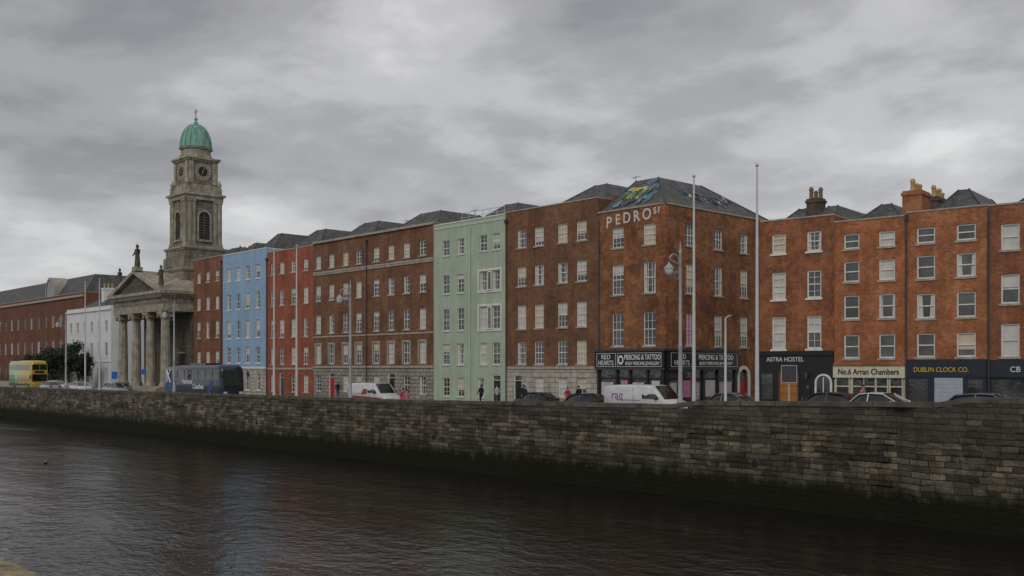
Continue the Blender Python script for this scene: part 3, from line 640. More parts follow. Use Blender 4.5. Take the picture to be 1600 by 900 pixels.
# ------------------------------------------------------------------ far left buildings
e=empty('white_building',(-181,62,0)); mb=MB(); wb=MB()
cols=[2,5.2,8.4,11.6,14.8,18]; ops=[(c-.6,c+.6,a,b_) for c in cols for a,b_ in ((1,3.2),(5.2,7.4),(9.2,11))]
facade(mb,20,-.2,13.3,ops,lambda z:'white_render'); shell(mb,20,14,-.2,13.3,'white_render','white_paint'); mb.box(0,20,-.25,-.003,12.7,13.0,'white_paint'); mb.box(0,20,-.1,-.003,4.2,4.4,'white_paint')
for o in ops: window(wb,*o,bars=(2,1),pb=.1,sill='white_paint')
hip(mb,1,13,1,13,13.2,16.0,6,8,5,8)
chimney(mb,8,9,3,5,13,17,'white_render',3)
mb.build('walls',e); wb.build('windows',e)
e=empty('red_museum_building',(-262,66,0)); mb=MB(); wb=MB()
cols=[3+i*4.2 for i in range(18)]; ops=[(c-.8,c+.8,a,b_) for c in cols for a,b_ in ((1,3.6),(6,8.6),(11,13.4))]
facade(mb,78,-.2,17,ops,lambda z:'brick_museum'); shell(mb,78,22,-.2,17,'brick_museum','stone_trim'); mb.box(0,78,-.3,-.003,16.2,16.6,'stone_trim')
for o in ops: window(wb,*o,bars=(1,1),pb=.1,sill='brick_museum',fr='stone_trim')
hip(mb,.5,77.5,.5,20,17.05,20.6,2.5,75.5,3,17)
mb.fr=Matrix.Translation((60,0,0))
mb.archring(-2.2,2.2,17.05,18.2,.4,.0,2.8,'stone_trim'); mb.arch(-2.2,2.2,17.05,18.2,.1,'glass'); mb.fr=None
mb.build('walls',e); wb.build('windows',e)
e=empty('distant_terrace',(-420,90,0)); mb=MB(); wb=MB()
x=0
for k in range(12):
    w_=random.uniform(9,15); h_=random.uniform(9,14); mm=random.choice(['brick_museum','granite_rusticated','white_render','brick_far'])
    ops=[(x+1+i*2.6,x+2+i*2.6,z,z+1.6) for i in range(int((w_-1)/2.6)) for z in (1,4.2,7.0)]
    mb.box(x,x+w_,0,12,-.2,h_,mm)
    for o in ops: wb.box(o[0],o[1],-.03,-.003,o[2],o[3],'glass'); wb.box(o[0]-.05,o[1]+.05,-.1,-.003,o[2]-.1,o[2]-.005,'stone_trim')
    hip(mb,x,x+w_,0,12,h_,h_+2.5,x+2,x+w_-2,5,7); x+=w_
mb.build('walls',e); wb.build('windows',e)
e=empty('garden_railing',(-205,54.5,0)); mb=MB(); mb.box(0,50,0,.4,0,1.0,'stone_trim')
for k in range(100): mb.box(.2+k*.5,.24+k*.5,.18,.22,1,2.3,'metal_dark')
mb.box(0,50,.17,.23,2.15,2.2,'metal_dark'); mb.build('railing',e)

# ------------------------------------------------------------------ trees
def tree(loc,h,rad,seed,nleaf=4800):
    rnd=random.Random(seed); e=empty('tree',loc); mb=MB()
    th=h*.35
    mb.tube([(0,0,-.1),(.08,.05,th*.5),(-.05,.1,th)],.25,'bark',9,.16)
    clumps=[]
    for k in range(12):
        a=rnd.uniform(0,6.28); rr=rad*rnd.uniform(.25,.95); z=h*rnd.uniform(.3,.9)
        c=Vector((rr*math.cos(a),rr*math.sin(a),z)); mb.tube([(0,0,th*.85),(c.x*.45,c.y*.45,(th+c.z)/2),tuple(c)],.1,'bark',6,.03)
        clumps.append((c,rad*rnd.uniform(.2,.42)))
    clumps.append((Vector((0,0,h*.8)),rad*.35)); clumps.append((Vector((0,0,h*.55)),rad*.5))
    mb.build('trunk_and_limbs',e)
    lf=MB()
    for i in range(nleaf):
        c,r=rnd.choice(clumps); d=Vector((rnd.gauss(0,1),rnd.gauss(0,1),rnd.gauss(0,1))).normalized()
        p=c+d*r*(rnd.random()**.4)*rnd.uniform(.75,1.3); s=rnd.uniform(.1,.24)
        a=Vector((rnd.gauss(0,1),rnd.gauss(0,1),rnd.gauss(0,.6))).normalized(); b_=a.cross(Vector((rnd.gauss(0,1),rnd.gauss(0,1),rnd.gauss(0,1)))).normalized()
        lf.face([p-a*s,p+b_*s*.6,p+a*s,p-b_*s*.6],'leaf_dark' if (rnd.random()<.6) else 'leaf_mid')
    lf.build('foliage',e)
tree((-184,59,0),5.6,3.1,1); tree((-177,58,0),6.8,3.4,2); tree((-170,58.5,0),7.6,3.4,3); tree((-164,58,0),5.6,2.7,4); tree((-190,59,0),5.2,2.9,5,3500)

# ------------------------------------------------------------------ street furniture
def flagpole(X,Y=41.,H=13.):
    z=gz(X); mb=MB(); mb.lathe(0,0,[(.2,0),(.2,.12),(.13,.16),(.12,1.2),(.105,1.25),(.045,H-.25),(.03,H-.2)],14,'mast_grey'); mb.ellipsoid((0,0,H-.08),(.085,.085,.1),'mast_grey'); mb.build('flagpole',None,(X,Y,z))
for X in (-26.8,-30.5,-68.8,-72.3,-109.7,-113.9): flagpole(X,41.,13.+random.uniform(-.1,.1)-gz(X))
def lamp(X,Y=41.,H=9.7):
    mb=MB(); g='lamp_green_grey'
    mb.lathe(0,0,[(.24,0),(.24,.3),(.17,.4),(.17,1.1),(.2,1.15),(.12,1.3),(.10,4),(.12,4.05),(.09,4.1),(.065,H-.6),(.1,H-.5),(.04,H-.4),(.02,H)],14,g)
    pts=[(0,0,H-2.2),(0,-.12,H-1.6),(0,-.1,H-1.15)]+[(0,-.5+.42*math.cos(math.radians(180-k*20)),H-1.1+.42*math.sin(math.radians(180-k*20))) for k in range(1,10)]
    mb.tube(pts,.035,g,7)
    mb.tube([(0,-.3+.2*math.cos(math.radians(k*30)),H-1.75+.2*math.sin(math.radians(k*30))) for k in range(12)],.022,g,6)
    y=-.92; z=H-1.15
    mb.lathe(0,y,[(.03,z+.05),(.06,z-.02),(.10,z-.08),(.26,z-.25),(.27,z-.3)],14,g); mb.lathe(0,y,[(.23,z-.3),(.22,z-.44),(.15,z-.58),(.05,z-.64)],14,'lamp_clear')
    mb.build('street_lamp',None,(X,Y,gz(X)))
for X in (-31.35,-61.3,-91.,-120.,-150): lamp(X,41.,9.75-gz(X))
mb=MB(); mb.lathe(0,0,[(.12,0),(.12,1),(.07,1.05),(.05,5.3)],10,'mast_grey'); mb.tube([(0,0,5.3),(0,.3,5.42),(0,.7,5.45)],.035,'mast_grey',6); mb.box(-.1,.1,.5,1.1,5.4,5.5,'metal_dark'); mb.build('street_light',None,(-28.6,41,gz(-28.6)))
def sign(X,Y,h,mat,rnd_=False):
    mb=MB(); mb.tube([(0,0,0),(0,0,h)],.035,'mast_grey',8)
    if rnd_: mb.face([(.3*math.cos(2*math.pi*k/20),-.05,h-.3+.3*math.sin(2*math.pi*k/20)) for k in range(20)],mat); mb.face([(.3*math.cos(2*math.pi*k/20),-.04,h-.3+.3*math.sin(2*math.pi*k/20)) for k in range(20)],'mast_grey')
    else: mb.box(-.35,.35,-.06,-.035,h-.8,h,mat); mb.box(-.37,.37,-.05,-.04,h-.82,h+.02,'white_paint')
    mb.build('traffic_sign',None,(X,Y,gz(X)),(0,0,math.radians(40)))
sign(-100.3,42,3.2,'sign_blue',True); sign(-108,42,2.9,'sign_blue'); sign(-26.,42.5,2.9,'metal_dark')

# ------------------------------------------------------------------ vehicles
def wheel(mb,x,y,r,w=.22):
    sgn=1 if y>0 else -1
    n=20; rows=[]
    for (rr,yy) in ((r*.6,y+sgn*w*.05),(r*.93,y+sgn*.0),(r,y-sgn*.03),(r,y-sgn*w),(r*.6,y-sgn*w)):
        rows.append([(x+rr*math.cos(2*math.pi*k/n),yy,r+rr*math.sin(2*math.pi*k/n)) for k in range(n)])
    mb.grid(rows,'tyre',True); mb.face([(x+r*.62*math.cos(2*math.pi*k/n),y+sgn*.004,r+r*.62*math.sin(2*math.pi*k/n)) for k in range(n)],'rim')
def sect(x,w,zb,zt,c=.12,tw_=None):
    t=tw_ or w*.9
    return [(x,-w*.9,zb),(x,-w,zb+.12),(x,-w,zt-c*1.4),(x,-(w+t)/2,zt-c*.4),(x,-t*.93,zt),(x,0,zt+.015),(x,t*.93,zt),(x,(w+t)/2,zt-c*.4),(x,w,zt-c*1.4),(x,w,zb+.12),(x,w*.9,zb)]
def loft(mb,secs,mat): mb.grid(secs,mat,False,True); mb.face(secs[0],mat); mb.face(secs[-1],mat)
def car(X,Y,mat,flip=False,hatch=False,name='parked_car'):
    mb=MB()
    st=[(-2.15,.72,.4,.72),(-2.08,.82,.25,.92),(-1.6,.88,.2,.97),(-.6,.89,.18,.97),(.8,.89,.18,.96),(1.5,.87,.2,.84),(2.0,.8,.25,.7),(2.15,.68,.35,.58)]
    loft(mb,[sect(x,w,a,b_,.09) for x,w,a,b_ in st],mat)
    rb=-1.95 if hatch else -1.55
    G=[(rb,.70,.93),(rb+.5,.6,1.37),(-.5,.61,1.46),(.25,.6,1.43),(1.15,.72,.92)]
    base=[(rb,.8),(rb+.5,.82),(-.5,.83),(.25,.83),(1.15,.78)]
    rows=[]
    for (x,w,z),(bx,bw) in zip(G,base):
        rows.append([(bx,-bw,.93),(x,-w-.03,z-.06),(x,-w*.85,z),(x,0,z+.02),(x,w*.85,z),(x,w+.03,z-.06),(bx,bw,.93)])
    mb.grid(rows,lambda a,c:(mat if (a in (1,2) and c in (1,2,3,4)) else 'car_glass'),False,True)
    for sgn in (-1,1):
        for (p,q) in (((rb,.72,.93),(rb+.5,.64,1.36)),((-.5,.84,.93),(-.5,.65,1.41)),((1.15,.78,.93),(.25,.64,1.39))):
            mb.tube([(p[0],sgn*p[1],p[2]),(q[0],sgn*q[1],q[2])],.035,mat,6)
        mb.tube([(rb+.5,sgn*.64,1.36),(-.5,sgn*.65,1.42),(.25,sgn*.64,1.39)],.03,mat,6)
        for x in (-1.32,1.35): wheel(mb,x,sgn*.9,.32)
        mb.ellipsoid((.85,sgn*.98,1.0),(.09,.11,.07),mat,8,6)
        mb.box(-2.16,-2.08,sgn*.62-.14,sgn*.62+.14,.68,.85,'lamp_red'); mb.box(2.06,2.12,sgn*.55-.16,sgn*.55+.16,.52,.64,'lamp_clear')
        mb.box(-.9,-.78,sgn*.893-.004,sgn*.893+.004,.8,.83,'metal_dark')
    mb.box(-2.18,-2.15,-.26,.26,.5,.62,'white_letter')
    mb.build(name,None,(X,Y,gz(X)+.03),(0,0,math.pi if flip else 0))
for (X,Y,m_,f,h_) in ((-120.7,47,'paint_silver',0,1),(-143.7,47,'paint_silver',1,1),(-135,48,'paint_white',0,0),(-52.6,52,'paint_black',0,0),(-47.5,52,'paint_black',0,1),(-35.2,51.5,'paint_grey',0,0),(-29.2,51.5,'paint_black',1,1),(-24.4,48.9,'paint_white',0,0),(-18.9,48.6,'paint_bluegrey',0,1),(-150,50,'paint_white',0,1),(-128,50.5,'paint_grey',0,0)):
    car(X,Y,m_,bool(f),bool(h_))
def van(X,Y,stripe=None,label=None):
    e=empty('panel_van',(X,Y,gz(X)+.03)); mb=MB(); mat='paint_white'
    st=[(-2.75,.86,.35,1.9),(-2.68,.93,.3,1.98),(-1.5,.96,.25,2.03),(.6,.96,.25,2.03),(1.05,.95,.25,1.97),(1.45,.94,.25,1.62),(1.85,.92,.25,1.2),(2.4,.9,.28,1.02),(2.68,.84,.3,.85),(2.75,.75,.38,.6)]
    loft(mb,[sect(x,w,a,b_,.1,w*(.86 if b_>1.5 else .9)) for x,w,a,b_ in st],mat)
    mb.face([(1.88,-.74,1.235),(1.88,.74,1.235),(1.12,.68,1.985),(1.12,-.68,1.985)],'car_glass')
    for sgn in (-1,1):
        y=sgn*.968
        mb.face([(.35,y,1.2),(1.6,y*.985,1.2),(1.4,y*.95,1.5),(1.15,y*.965,1.72),(.35,y*.985,1.75)],'car_glass')
        mb.box(-.35,-.335,sgn*.962-.004,sgn*.962+.004,.45,1.9,'metal_dark'); mb.box(-1.7,.2,sgn*.965-.004,sgn*.965+.004,1.1,1.13,'metal_dark')
        mb.ellipsoid((1.45,sgn*1.08,1.3),(.09,.12,.15),'metal_dark',8,6)
        for x in (-1.75,1.75): wheel(mb,x,sgn*.95,.34)
        if stripe:
            mb.face([(-2.6,y*1.003,.5),(1.6,y*1.003,.5),(2.2,y*.99,.85),(-2.6,y*1.003,1.0)],stripe)
            mb.face([(-.6,y*1.004,1.1),(.25,y*1.004,1.1),(.25,y*1.004,1.55),(-.2,y*1.0,1.55)],stripe)
        mb.box(2.6,2.72,sgn*.58-.14,sgn*.58+.14,.62,.8,'lamp_clear'); mb.box(-2.77,-2.7,sgn*.78-.06,sgn*.78+.06,.9,1.4,'lamp_red')
    mb.box(-2.79,-2.7,-.85,.85,.35,.5,'metal_dark'); mb.box(2.68,2.8,-.75,.75,.38,.5,'metal_dark')
    mb.build('body',e)
    if label: text('lettering',label,e,(-1.6,-.975,1.4),.72,'purple_letter',ext=.004)
van(-38.3,46.9,None,'raq'); van(-68.2,48,'paint_red')
def coach(X,Y):
    e=empty('coach',(X,Y,0.03)); mb=MB(); m_='paint_navy'; w=1.26
    def S(x,w,zb,zt): return [(x,-w,zb),(x,-w,1.3),(x,-w+.03,zt-.5),(x,-w+.12,zt-.15),(x,-w+.35,zt),(x,0,zt+.05),(x,w-.35,zt),(x,w-.12,zt-.15),(x,w-.03,zt-.5),(x,w,1.3),(x,w,zb)]
    loft(mb,[S(-6.6,1.15,.45,3.35),S(-6.5,w,.35,3.5),S(-3,w,.32,3.55),(S(5.4,w,.32,3.55)),S(6.1,w,.32,3.5),S(6.45,1.2,.35,3.2),S(6.6,1.12,.4,1.6)],m_)
    for sgn in (-1,1):
        y=sgn*(w+.006)
        mb.face([(-4.9,y,2.1),(6.0,y,2.1),(6.0,y-sgn*.03,3.05),(-4.9,y-sgn*.03,3.05)],'car_glass')
        for k in range(6): mb.box(-3.4+k*1.6,-3.35+k*1.6,y-.012,y+.006,2.11,3.04,'paint_navy')
        mb.face([(-6.3,y+sgn*.002,2.0),(-6.3,y+sgn*.002,.5),(-5.0,y+sgn*.002,.5),(-3.5,y+sgn*.002,2.0)],'paint_blue')
        mb.face([(4.2,y+sgn*.002,2.0),(3.2,y+sgn*.002,.5),(3.8,y+sgn*.002,.5),(5.0,y+sgn*.002,2.0)],'paint_blue')
        for x in (-4.1,-2.9,4.2): wheel(mb,x,sgn*(w+.01),.5,.3)
        mb.tube([(6.2,sgn*1.15,3.2),(6.7,sgn*1.4,3.15),(6.85,sgn*1.45,2.9)],.035,'metal_dark',6); mb.box(6.78,6.92,sgn*1.45-.1,sgn*1.45+.1,2.35,2.9,'metal_dark')
        mb.box(6.5,6.63,sgn*.85-.2,sgn*.85+.2,.65,.9,'lamp_clear')
    mb.face([(6.5,-1.12,3.05),(6.5,1.12,3.05),(6.65,1.1,1.45),(6.65,-1.1,1.45)],'car_glass')
    mb.box(-1.5,2.2,-.8,.8,3.56,3.75,'paint_navy'); mb.build('body',e)
    text('lettering_1','Harbour',e,(-1.0,-w-.03,1.85),.72,'white_letter',ext=.004,bold=.015); text('lettering_2','Coaches',e,(1.5,-w-.03,1.35),.72,'white_letter',ext=.004,bold=.015)
    mk=MB()
    for a,b_ in (((-6.0,3.05),(-5.1,1.7)),((-5.1,3.05),(-6.0,1.7))):
        mk.tube([(a[0],-w-.02,a[1]),(b_[0],-w-.02,b_[1])],.09,'white_letter',4)
    mk.build('rear_mark',e)
coach(-98.2,47.4)
def dbus(X,Y):
    e=empty('double_decker_bus',(X,Y,.03)); mb=MB(); w=1.25
    def S(x,w,zt): return [(x,-w,.35),(x,-w,2.2),(x,-w+.04,zt-.4),(x,-w+.3,zt),(x,0,zt+.06),(x,w-.3,zt),(x,w-.04,zt-.4),(x,w,2.2),(x,w,.35)]
    mb.grid([S(-5.4,1.15,4.2),S(-5.3,w,4.35),S(-.8,w,4.38),S(-.7,w,4.38),S(5.0,w,4.35),S(5.35,1.2,4.2),S(5.45,1.15,4.0)],lambda a,c:('paint_green' if a<3 else 'paint_yellow'),False,True)
    mb.face(S(-5.4,1.15,4.2),'paint_green'); mb.face(S(5.45,1.15,4.0),'paint_yellow')
    for sgn in (-1,1):
        y=sgn*(w+.006)
        for z0,z1 in ((1.25,2.05),(2.9,3.75)):
            for k in range(7): mb.face([(-5.0+k*1.42,y,z0),(-3.7+k*1.42,y,z0),(-3.7+k*1.42,y-sgn*.02,z1),(-5.0+k*1.42,y-sgn*.02,z1)],'car_glass')
        mb.face([(-5.2,y,.5),(5.1,y,.5),(5.1,y,.8),(-5.2,y,.8)],'paint_navy')
        for x in (-3.2,3.3): wheel(mb,x,sgn*(w+.01),.48,.3)
        mb.box(5.42,5.5,sgn*.85-.18,sgn*.85+.18,.7,.95,'lamp_clear')
        mb.tube([(5.3,sgn*1.2,2.2),(5.6,sgn*1.42,2.1)],.03,'metal_dark',6); mb.box(5.55,5.65,sgn*1.42-.09,sgn*1.42+.09,1.6,2.1,'metal_dark')
    mb.box(5.44,5.475,-1.05,1.05,1.2,2.3,'car_glass'); mb.box(5.44,5.475,-1.05,1.05,2.95,3.8,'car_glass'); mb.box(5.46,5.48,-.7,.7,2.45,2.8,'black_paint'); mb.box(5.45,5.49,-.03,.03,2.95,3.8,'paint_yellow')
    mb.build('body',e)
dbus(-167,51.3)

# ------------------------------------------------------------------ people
def person(X,Y,rz,jacket,trouser,h=1.72,step=.25,name='person'):
    s=h/1.75
    J={ 'pel':(0,0,.95),'sp':(0,.0,1.15),'ch':(0,.01,1.35),'nk':(0,.02,1.50),'hd0':(0,.0,1.58),'hd1':(0,-.01,1.70),
        'lh':(-.1,0,.90),'lk':(-.11,-step*.6,.50),'la':(-.11,-step*.75+.0,.09),'lt':(-.12,-step*.75-.17,.04),
        'rh':(.1,0,.90),'rk':(.11,step*.2,.50),'ra':(.11,step*.9,.12),'rt':(.12,step*.9-.15,.04),
        'ls':(-.19,.02,1.42),'le':(-.26,.08,1.14),'lw':(-.27,-.08,.92),'lf':(-.27,-.12,.82),
        'rs':(.19,.02,1.42),'re':(.26,-.0,1.14),'rw':(.26,-.2,.98),'rf':(.25,-.27,.92)}
    R={'pel':(.155,.115),'sp':(.14,.1),'ch':(.18,.12),'nk':(.055,.055),'hd0':(.07,.085),'hd1':(.075,.095),'lh':(.095,.1),'rh':(.095,.1),'lk':(.065,.065),'rk':(.065,.065),
       'la':(.045,.045),'ra':(.045,.045),'lt':(.035,.03),'rt':(.035,.03),'ls':(.07,.07),'rs':(.07,.07),'le':(.048,.048),'re':(.048,.048),'lw':(.035,.032),'rw':(.035,.032),'lf':(.03,.018),'rf':(.03,.018)}
    E=[('pel','sp'),('sp','ch'),('ch','nk'),('nk','hd0'),('hd0','hd1'),('pel','lh'),('lh','lk'),('lk','la'),('la','lt'),('pel','rh'),('rh','rk'),('rk','ra'),('ra','rt'),('ch','ls'),('ls','le'),('le','lw'),('lw','lf'),('ch','rs'),('rs','re'),('re','rw'),('rw','rf')]
    ks=list(J); me=bpy.data.meshes.new('body'); me.from_pydata([tuple(c*s for c in J[k]) for k in ks],[(ks.index(a),ks.index(b_)) for a,b_ in E],[])
    o=bpy.data.objects.new('tmp',me); sc.collection.objects.link(o)
    o.modifiers.new('s','SKIN'); o.modifiers.new('u','SUBSURF').levels=1
    for i,k in enumerate(ks): me.skin_vertices[0].data[i].radius=(R[k][0]*s,R[k][1]*s)
    me.skin_vertices[0].data[0].use_root=True
    bpy.context.view_layer.update(); dg=bpy.context.evaluated_depsgraph_get()
    m2=bpy.data.meshes.new_from_object(o.evaluated_get(dg)); bpy.data.objects.remove(o)
    m2.materials.clear()
    for k in (trouser,jacket,'skin','hair_dark','black_paint'): m2.materials.append(M[k])
    for p in m2.polygons:
        c=p.center/s; p.use_smooth=True
        if c.z>1.53: p.material_index=3 if (c.z>1.70 or c.y>.03) else 2
        elif c.z>.9 and abs(c.x)<.2 or (c.z>.95 and abs(c.x)>=.17): p.material_index=1
        elif abs(c.x)>=.2 : p.material_index=2
        elif c.z<.09: p.material_index=4
        else: p.material_index=0
    e=empty(name,(X,Y,gz(X)+.14),rz); b=bpy.data.objects.new('body',m2); sc.collection.objects.link(b); b.parent=e
    mb=MB()
    for sx in (-1,1):
        mb.ellipsoid((sx*.03*s,-.098*s,1.655*s),(.012*s,.008*s,.008*s),'black_paint',6,5); mb.ellipsoid((sx*.078*s,0,1.64*s),(.012*s,.022*s,.03*s),'skin',6,5)
    mb.ellipsoid((0,-.108*s,1.63*s),(.012*s,.018*s,.022*s),'skin',6,5); mb.box(-.022*s,.022*s,-.1*s,-.09*s,1.593*s,1.6*s,'red_door')
    mb.ellipsoid((0,.015*s,1.70*s),(.092*s,.108*s,.085*s),'hair_dark',12,8)
    for base,dr in (((-.27,-.12,.83),(0,-.02,-1)),((.25,-.27,.93),(0,-.5,-.6))):
        for k in range(4):
            x0=base[0]+(k-1.5)*.017; l_=(.07,.08,.075,.06)[k]
            mb.tube([(x0*s,base[1]*s,base[2]*s),(x0*s,(base[1]+dr[1]*l_*.5)*s,(base[2]+dr[2]*l_*.6)*s),(x0*s,(base[1]+dr[1]*l_-.012)*s,(base[2]+dr[2]*l_)*s)],.0085*s,'skin',6)
        mb.tube([((base[0]-.02)*s,base[1]*s,(base[2]+.03)*s),((base[0]-.02)*s,(base[1]-.035)*s,(base[2]-.0)*s)],.010*s,'skin',6)
    mb.build('face_hair_and_hands',e)
plainmat('cloth_red',(.34,.04,.05),.9,.1,6); plainmat('cloth_pink',(.42,.17,.2),.9,.1,6); plainmat('cloth_navy',(.02,.025,.05),.9,.1,6); plainmat('cloth_pale',(.5,.48,.45),.9,.1,6); plainmat('cloth_black',(.015,.015,.017),.9,.1,6); plainmat('denim',(.06,.09,.16),.9,.1,6)
for (X,Y,rz,j,t_,h) in ((-55.8,42,1.57,'cloth_pink','denim',1.66),(-56.7,42.4,1.57,'cloth_red','cloth_black',1.7),(-61.9,56,-1.4,'cloth_pale','denim',1.75),(-58.9,56.2,1.6,'cloth_black','cloth_black',1.78),(-58.2,55.7,1.5,'cloth_navy','denim',1.7),(-52.8,56.3,1.57,'cloth_black','cloth_navy',1.76),(-53.7,56.,1.4,'cloth_red','cloth_black',1.66),(-64.4,56.4,-1.57,'cloth_navy','cloth_black',1.72),(-32.9,56.,-1.5,'cloth_navy','denim',1.76),(-86,56,1.5,'cloth_black','denim',1.74),(-29.5,56.5,1.5,'cloth_pink','denim',1.7)):
    person(X,Y,rz,j,t_,h)

mb=MB()
rows=[]
for f,ry,rz_,zc in ((-.3,.005,.01,.06),(-.2,.05,.035,.06),(-.08,.09,.07,.05),(.06,.095,.08,.05),(.16,.06,.065,.07),(.21,.035,.04,.12),(.23,.03,.035,.17)):
    rows.append([(f,ry*math.cos(2*math.pi*k/12),zc+rz_*math.sin(2*math.pi*k/12)) for k in range(12)])
mb.grid(rows,'bird_grey',True); mb.ellipsoid((.25,0,.2),(.05,.038,.04),'bird_grey',10,7); mb.tube([(.29,0,.2),(.36,0,.185)],.012,'clay_pot',6,.004)
for sx in (-1,1): mb.grid([[(-.32,sx*.03,.10),(-.1,sx*.1,.12),(.08,sx*.085,.1)],[(-.30,sx*.06,.06),(-.1,sx*.11,.05),(.08,sx*.1,.05)]],'bird_grey')
o=mb.build('duck',None,(-66.9,21.6,-2.8),(0,0,2.6)); o.scale=(1.15,1.15,1.15)

# ------------------------------------------------------------------ quay wall
def wtop(X):
    pts=[(-400,.7),(-136,.90),(-51.5,1.25),(-29.01,1.54),(-29.0,1.72),(-16.4,1.98),(-16.0,2.18),(30,2.5)]
    for (a,b_),(c,d_) in zip(pts,pts[1:]):
        if a<=X<=c: return b_+(d_-b_)*(X-a)/(c-a)
    return 2.5
def wy(X):
    if X>-18.5: return 38.5-.45*min(1,(X+18.5)/1.2)
    if -29<X<-18.5: return 38.38
    return 38.5
Q=empty('quay_wall'); mb=MB(); cp=MB()
xs=[-400+k*8 for k in range(33)]+[-136+k*2 for k in range(53)]+[-30,-29.01,-29,-28]+[-27+k for k in range(8)]+[-18.5,-18.1,-17.7,-17.3,-16.4,-16]+[-14+k*3 for k in range(16)]
xs=sorted(set(xs))
rows=[[],[],[],[],[],[]]
for X in xs:
    t=wtop(X)-.2; y=wy(X)
    for r_,(yy,z) in zip(rows,((y-.6,-4.2),(y-.38,-1.6),(y-.12,0.05),(y,t),(y+.55,t),(y+.55,-.3))): r_.append((X,yy,z))
mb.grid(rows,'quay_stone',False,False); mb.build('masonry',Q)
rnd=random.Random(4); X=-200.
while X<34:
    l_=rnd.uniform(.8,1.9); j=rnd.uniform(-.018,.018); dz=rnd.uniform(-.012,.012)
    a,b_=X+.012,X+l_-.012; y=wy(X+l_/2)
    za_,zb_=wtop(a)-.199,wtop(b_)-.199
    P=[(a,y-.04+j,za_),(b_,y-.04+j,zb_),(b_,y+.6,zb_),(a,y+.6,za_)]
    h_=.2+dz
    T=[(a,y-.01+j,za_+h_),(b_,y-.01+j,zb_+h_),(b_,y+.58,zb_+h_),(a,y+.58,za_+h_)]
    cp.face(P[::-1],'coping_stone'); cp.face(T,'coping_stone')
    for i in range(4): cp.face([P[i],P[(i+1)%4],T[(i+1)%4],T[i]],'coping_stone')
    X+=l_
cp.build('coping',Q)
bk=MB(); rnd=random.Random(21)
for k in range(750):
    X=-75+rnd.random()**.8*66; z=round(rnd.uniform(-1.5,1.0)/.235)*.235; l_=rnd.uniform(.3,.85)
    if z+.22>wtop(X)-.25: continue
    y0=lambda zz_: wy(X+l_/2)-(.12*(wtop(X)-.2-zz_)/(wtop(X)-.25) if zz_>.05 else .12+.26*(.05-zz_)/1.65)
    p_=rnd.uniform(.008,.025); q=y0(z+.11)
    if -19.2<X<-17 or -29.9<X<-28.9: continue
    bk.box(X,X+l_,q-p_-.02,q+.06,z+.012,z+.222,'quay_stone')
bk.build('face_blocks',Q)
dt=MB()
for X in (-120,-96,-70,-48,-25):
    y=wy(X)-.33; dt.face([(X+.17*math.cos(2*math.pi*k/16),y,-.95+.17*math.sin(2*math.pi*k/16)) for k in range(16)],'shade_and_dial_black')
for (X,z) in ((-44,.3),(-21.3,-.2),(-37,-.9),(-60,.2),(-27,.4),(-75,-.1)):
    for k in range(60):
        p=Vector((X+rnd.gauss(0,.12),wy(X)-.2-rnd.random()*.1,z+rnd.gauss(0,.08))); s_=rnd.uniform(.025,.05); a=Vector((rnd.gauss(0,1),rnd.gauss(0,1),rnd.gauss(0,1))).normalized(); b_=a.cross(Vector((rnd.gauss(0,1),1,rnd.gauss(0,1)))).normalized()
        dt.face([p-a*s_,p+b_*s_,p+a*s_,p-b_*s_],'leaf_mid')
dt.build('drains_and_weeds',Q)

# ------------------------------------------------------------------ ground
def strip(y0,y1,off,mat,x0=-420,x1=60,step=6):
    mb=MB(); X=[x0+k*step for k in range(int((x1-x0)/step)+1)]
    mb.grid([[(x,y0,gz(x)+off) for x in X],[(x,y1,gz(x)+off) for x in X]],mat,False,False); return mb
strip(44.2,53.6,0,'asphalt').build('road')
strip(39.0,44.0,.13,'paving_flat').build('pavement'); strip(53.8,62,.13,'paving_flat').build('pavement')
k1=MB()
for (y0,y1) in ((44.0,44.2),(53.6,53.8)):
    X=[-420+k*6 for k in range(81)]
    k1.grid([[(x,y0,gz(x)-.05) for x in X],[(x,y0,gz(x)+.135) for x in X],[(x,y1,gz(x)+.135) for x in X],[(x,y1,gz(x)-.05) for x in X]],'kerb_granite',False,False)
k1.build('kerb')
lm=MB()
for k in range(70):
    x=-380+k*6
    for yy in (47.4,50.6): lm.face([(x,yy,gz(x)+.006),(x+2.5,yy,gz(x+2.5)+.006),(x+2.5,yy+.12,gz(x+2.5)+.006),(x,yy+.12,gz(x)+.006)],'road_paint')
lm.build('lane_markings')
g=MB(); g.face([(-3000,38.9,-.25),(3000,38.9,-.25),(3000,4000,-.25),(-3000,4000,-.25)],'earth'); g.build('ground')
wt=MB(); wt.face([(-3000,.7,-2.8),(600,.7,-2.8),(600,38.9,-2.8),(-3000,38.9,-2.8)],'river_water'); wt.build('river_water')
nq=MB(); nq.box(-400,60,-40,.88,-4,1.6,'quay_stone'); nq.build('near_quay')
npv=MB(); npv.face([(-400,-40,1.606),(60,-40,1.606),(60,.4,1.606),(-400,.4,1.606)],'paving_flat'); npv.build('near_pavement')
pp=MB(); X=-30.
while X<20:
    pp.box(X+.006,X+1.39,.42,.90,2.52,2.75,'granite_parapet'); pp.box(X,X+1.4,.47,.86,1.61,2.519,'granite_parapet'); X+=1.4
o=pp.build('near_parapet'); bv=o.modifiers.new('b','BEVEL'); bv.width=.02; bv.segments=3

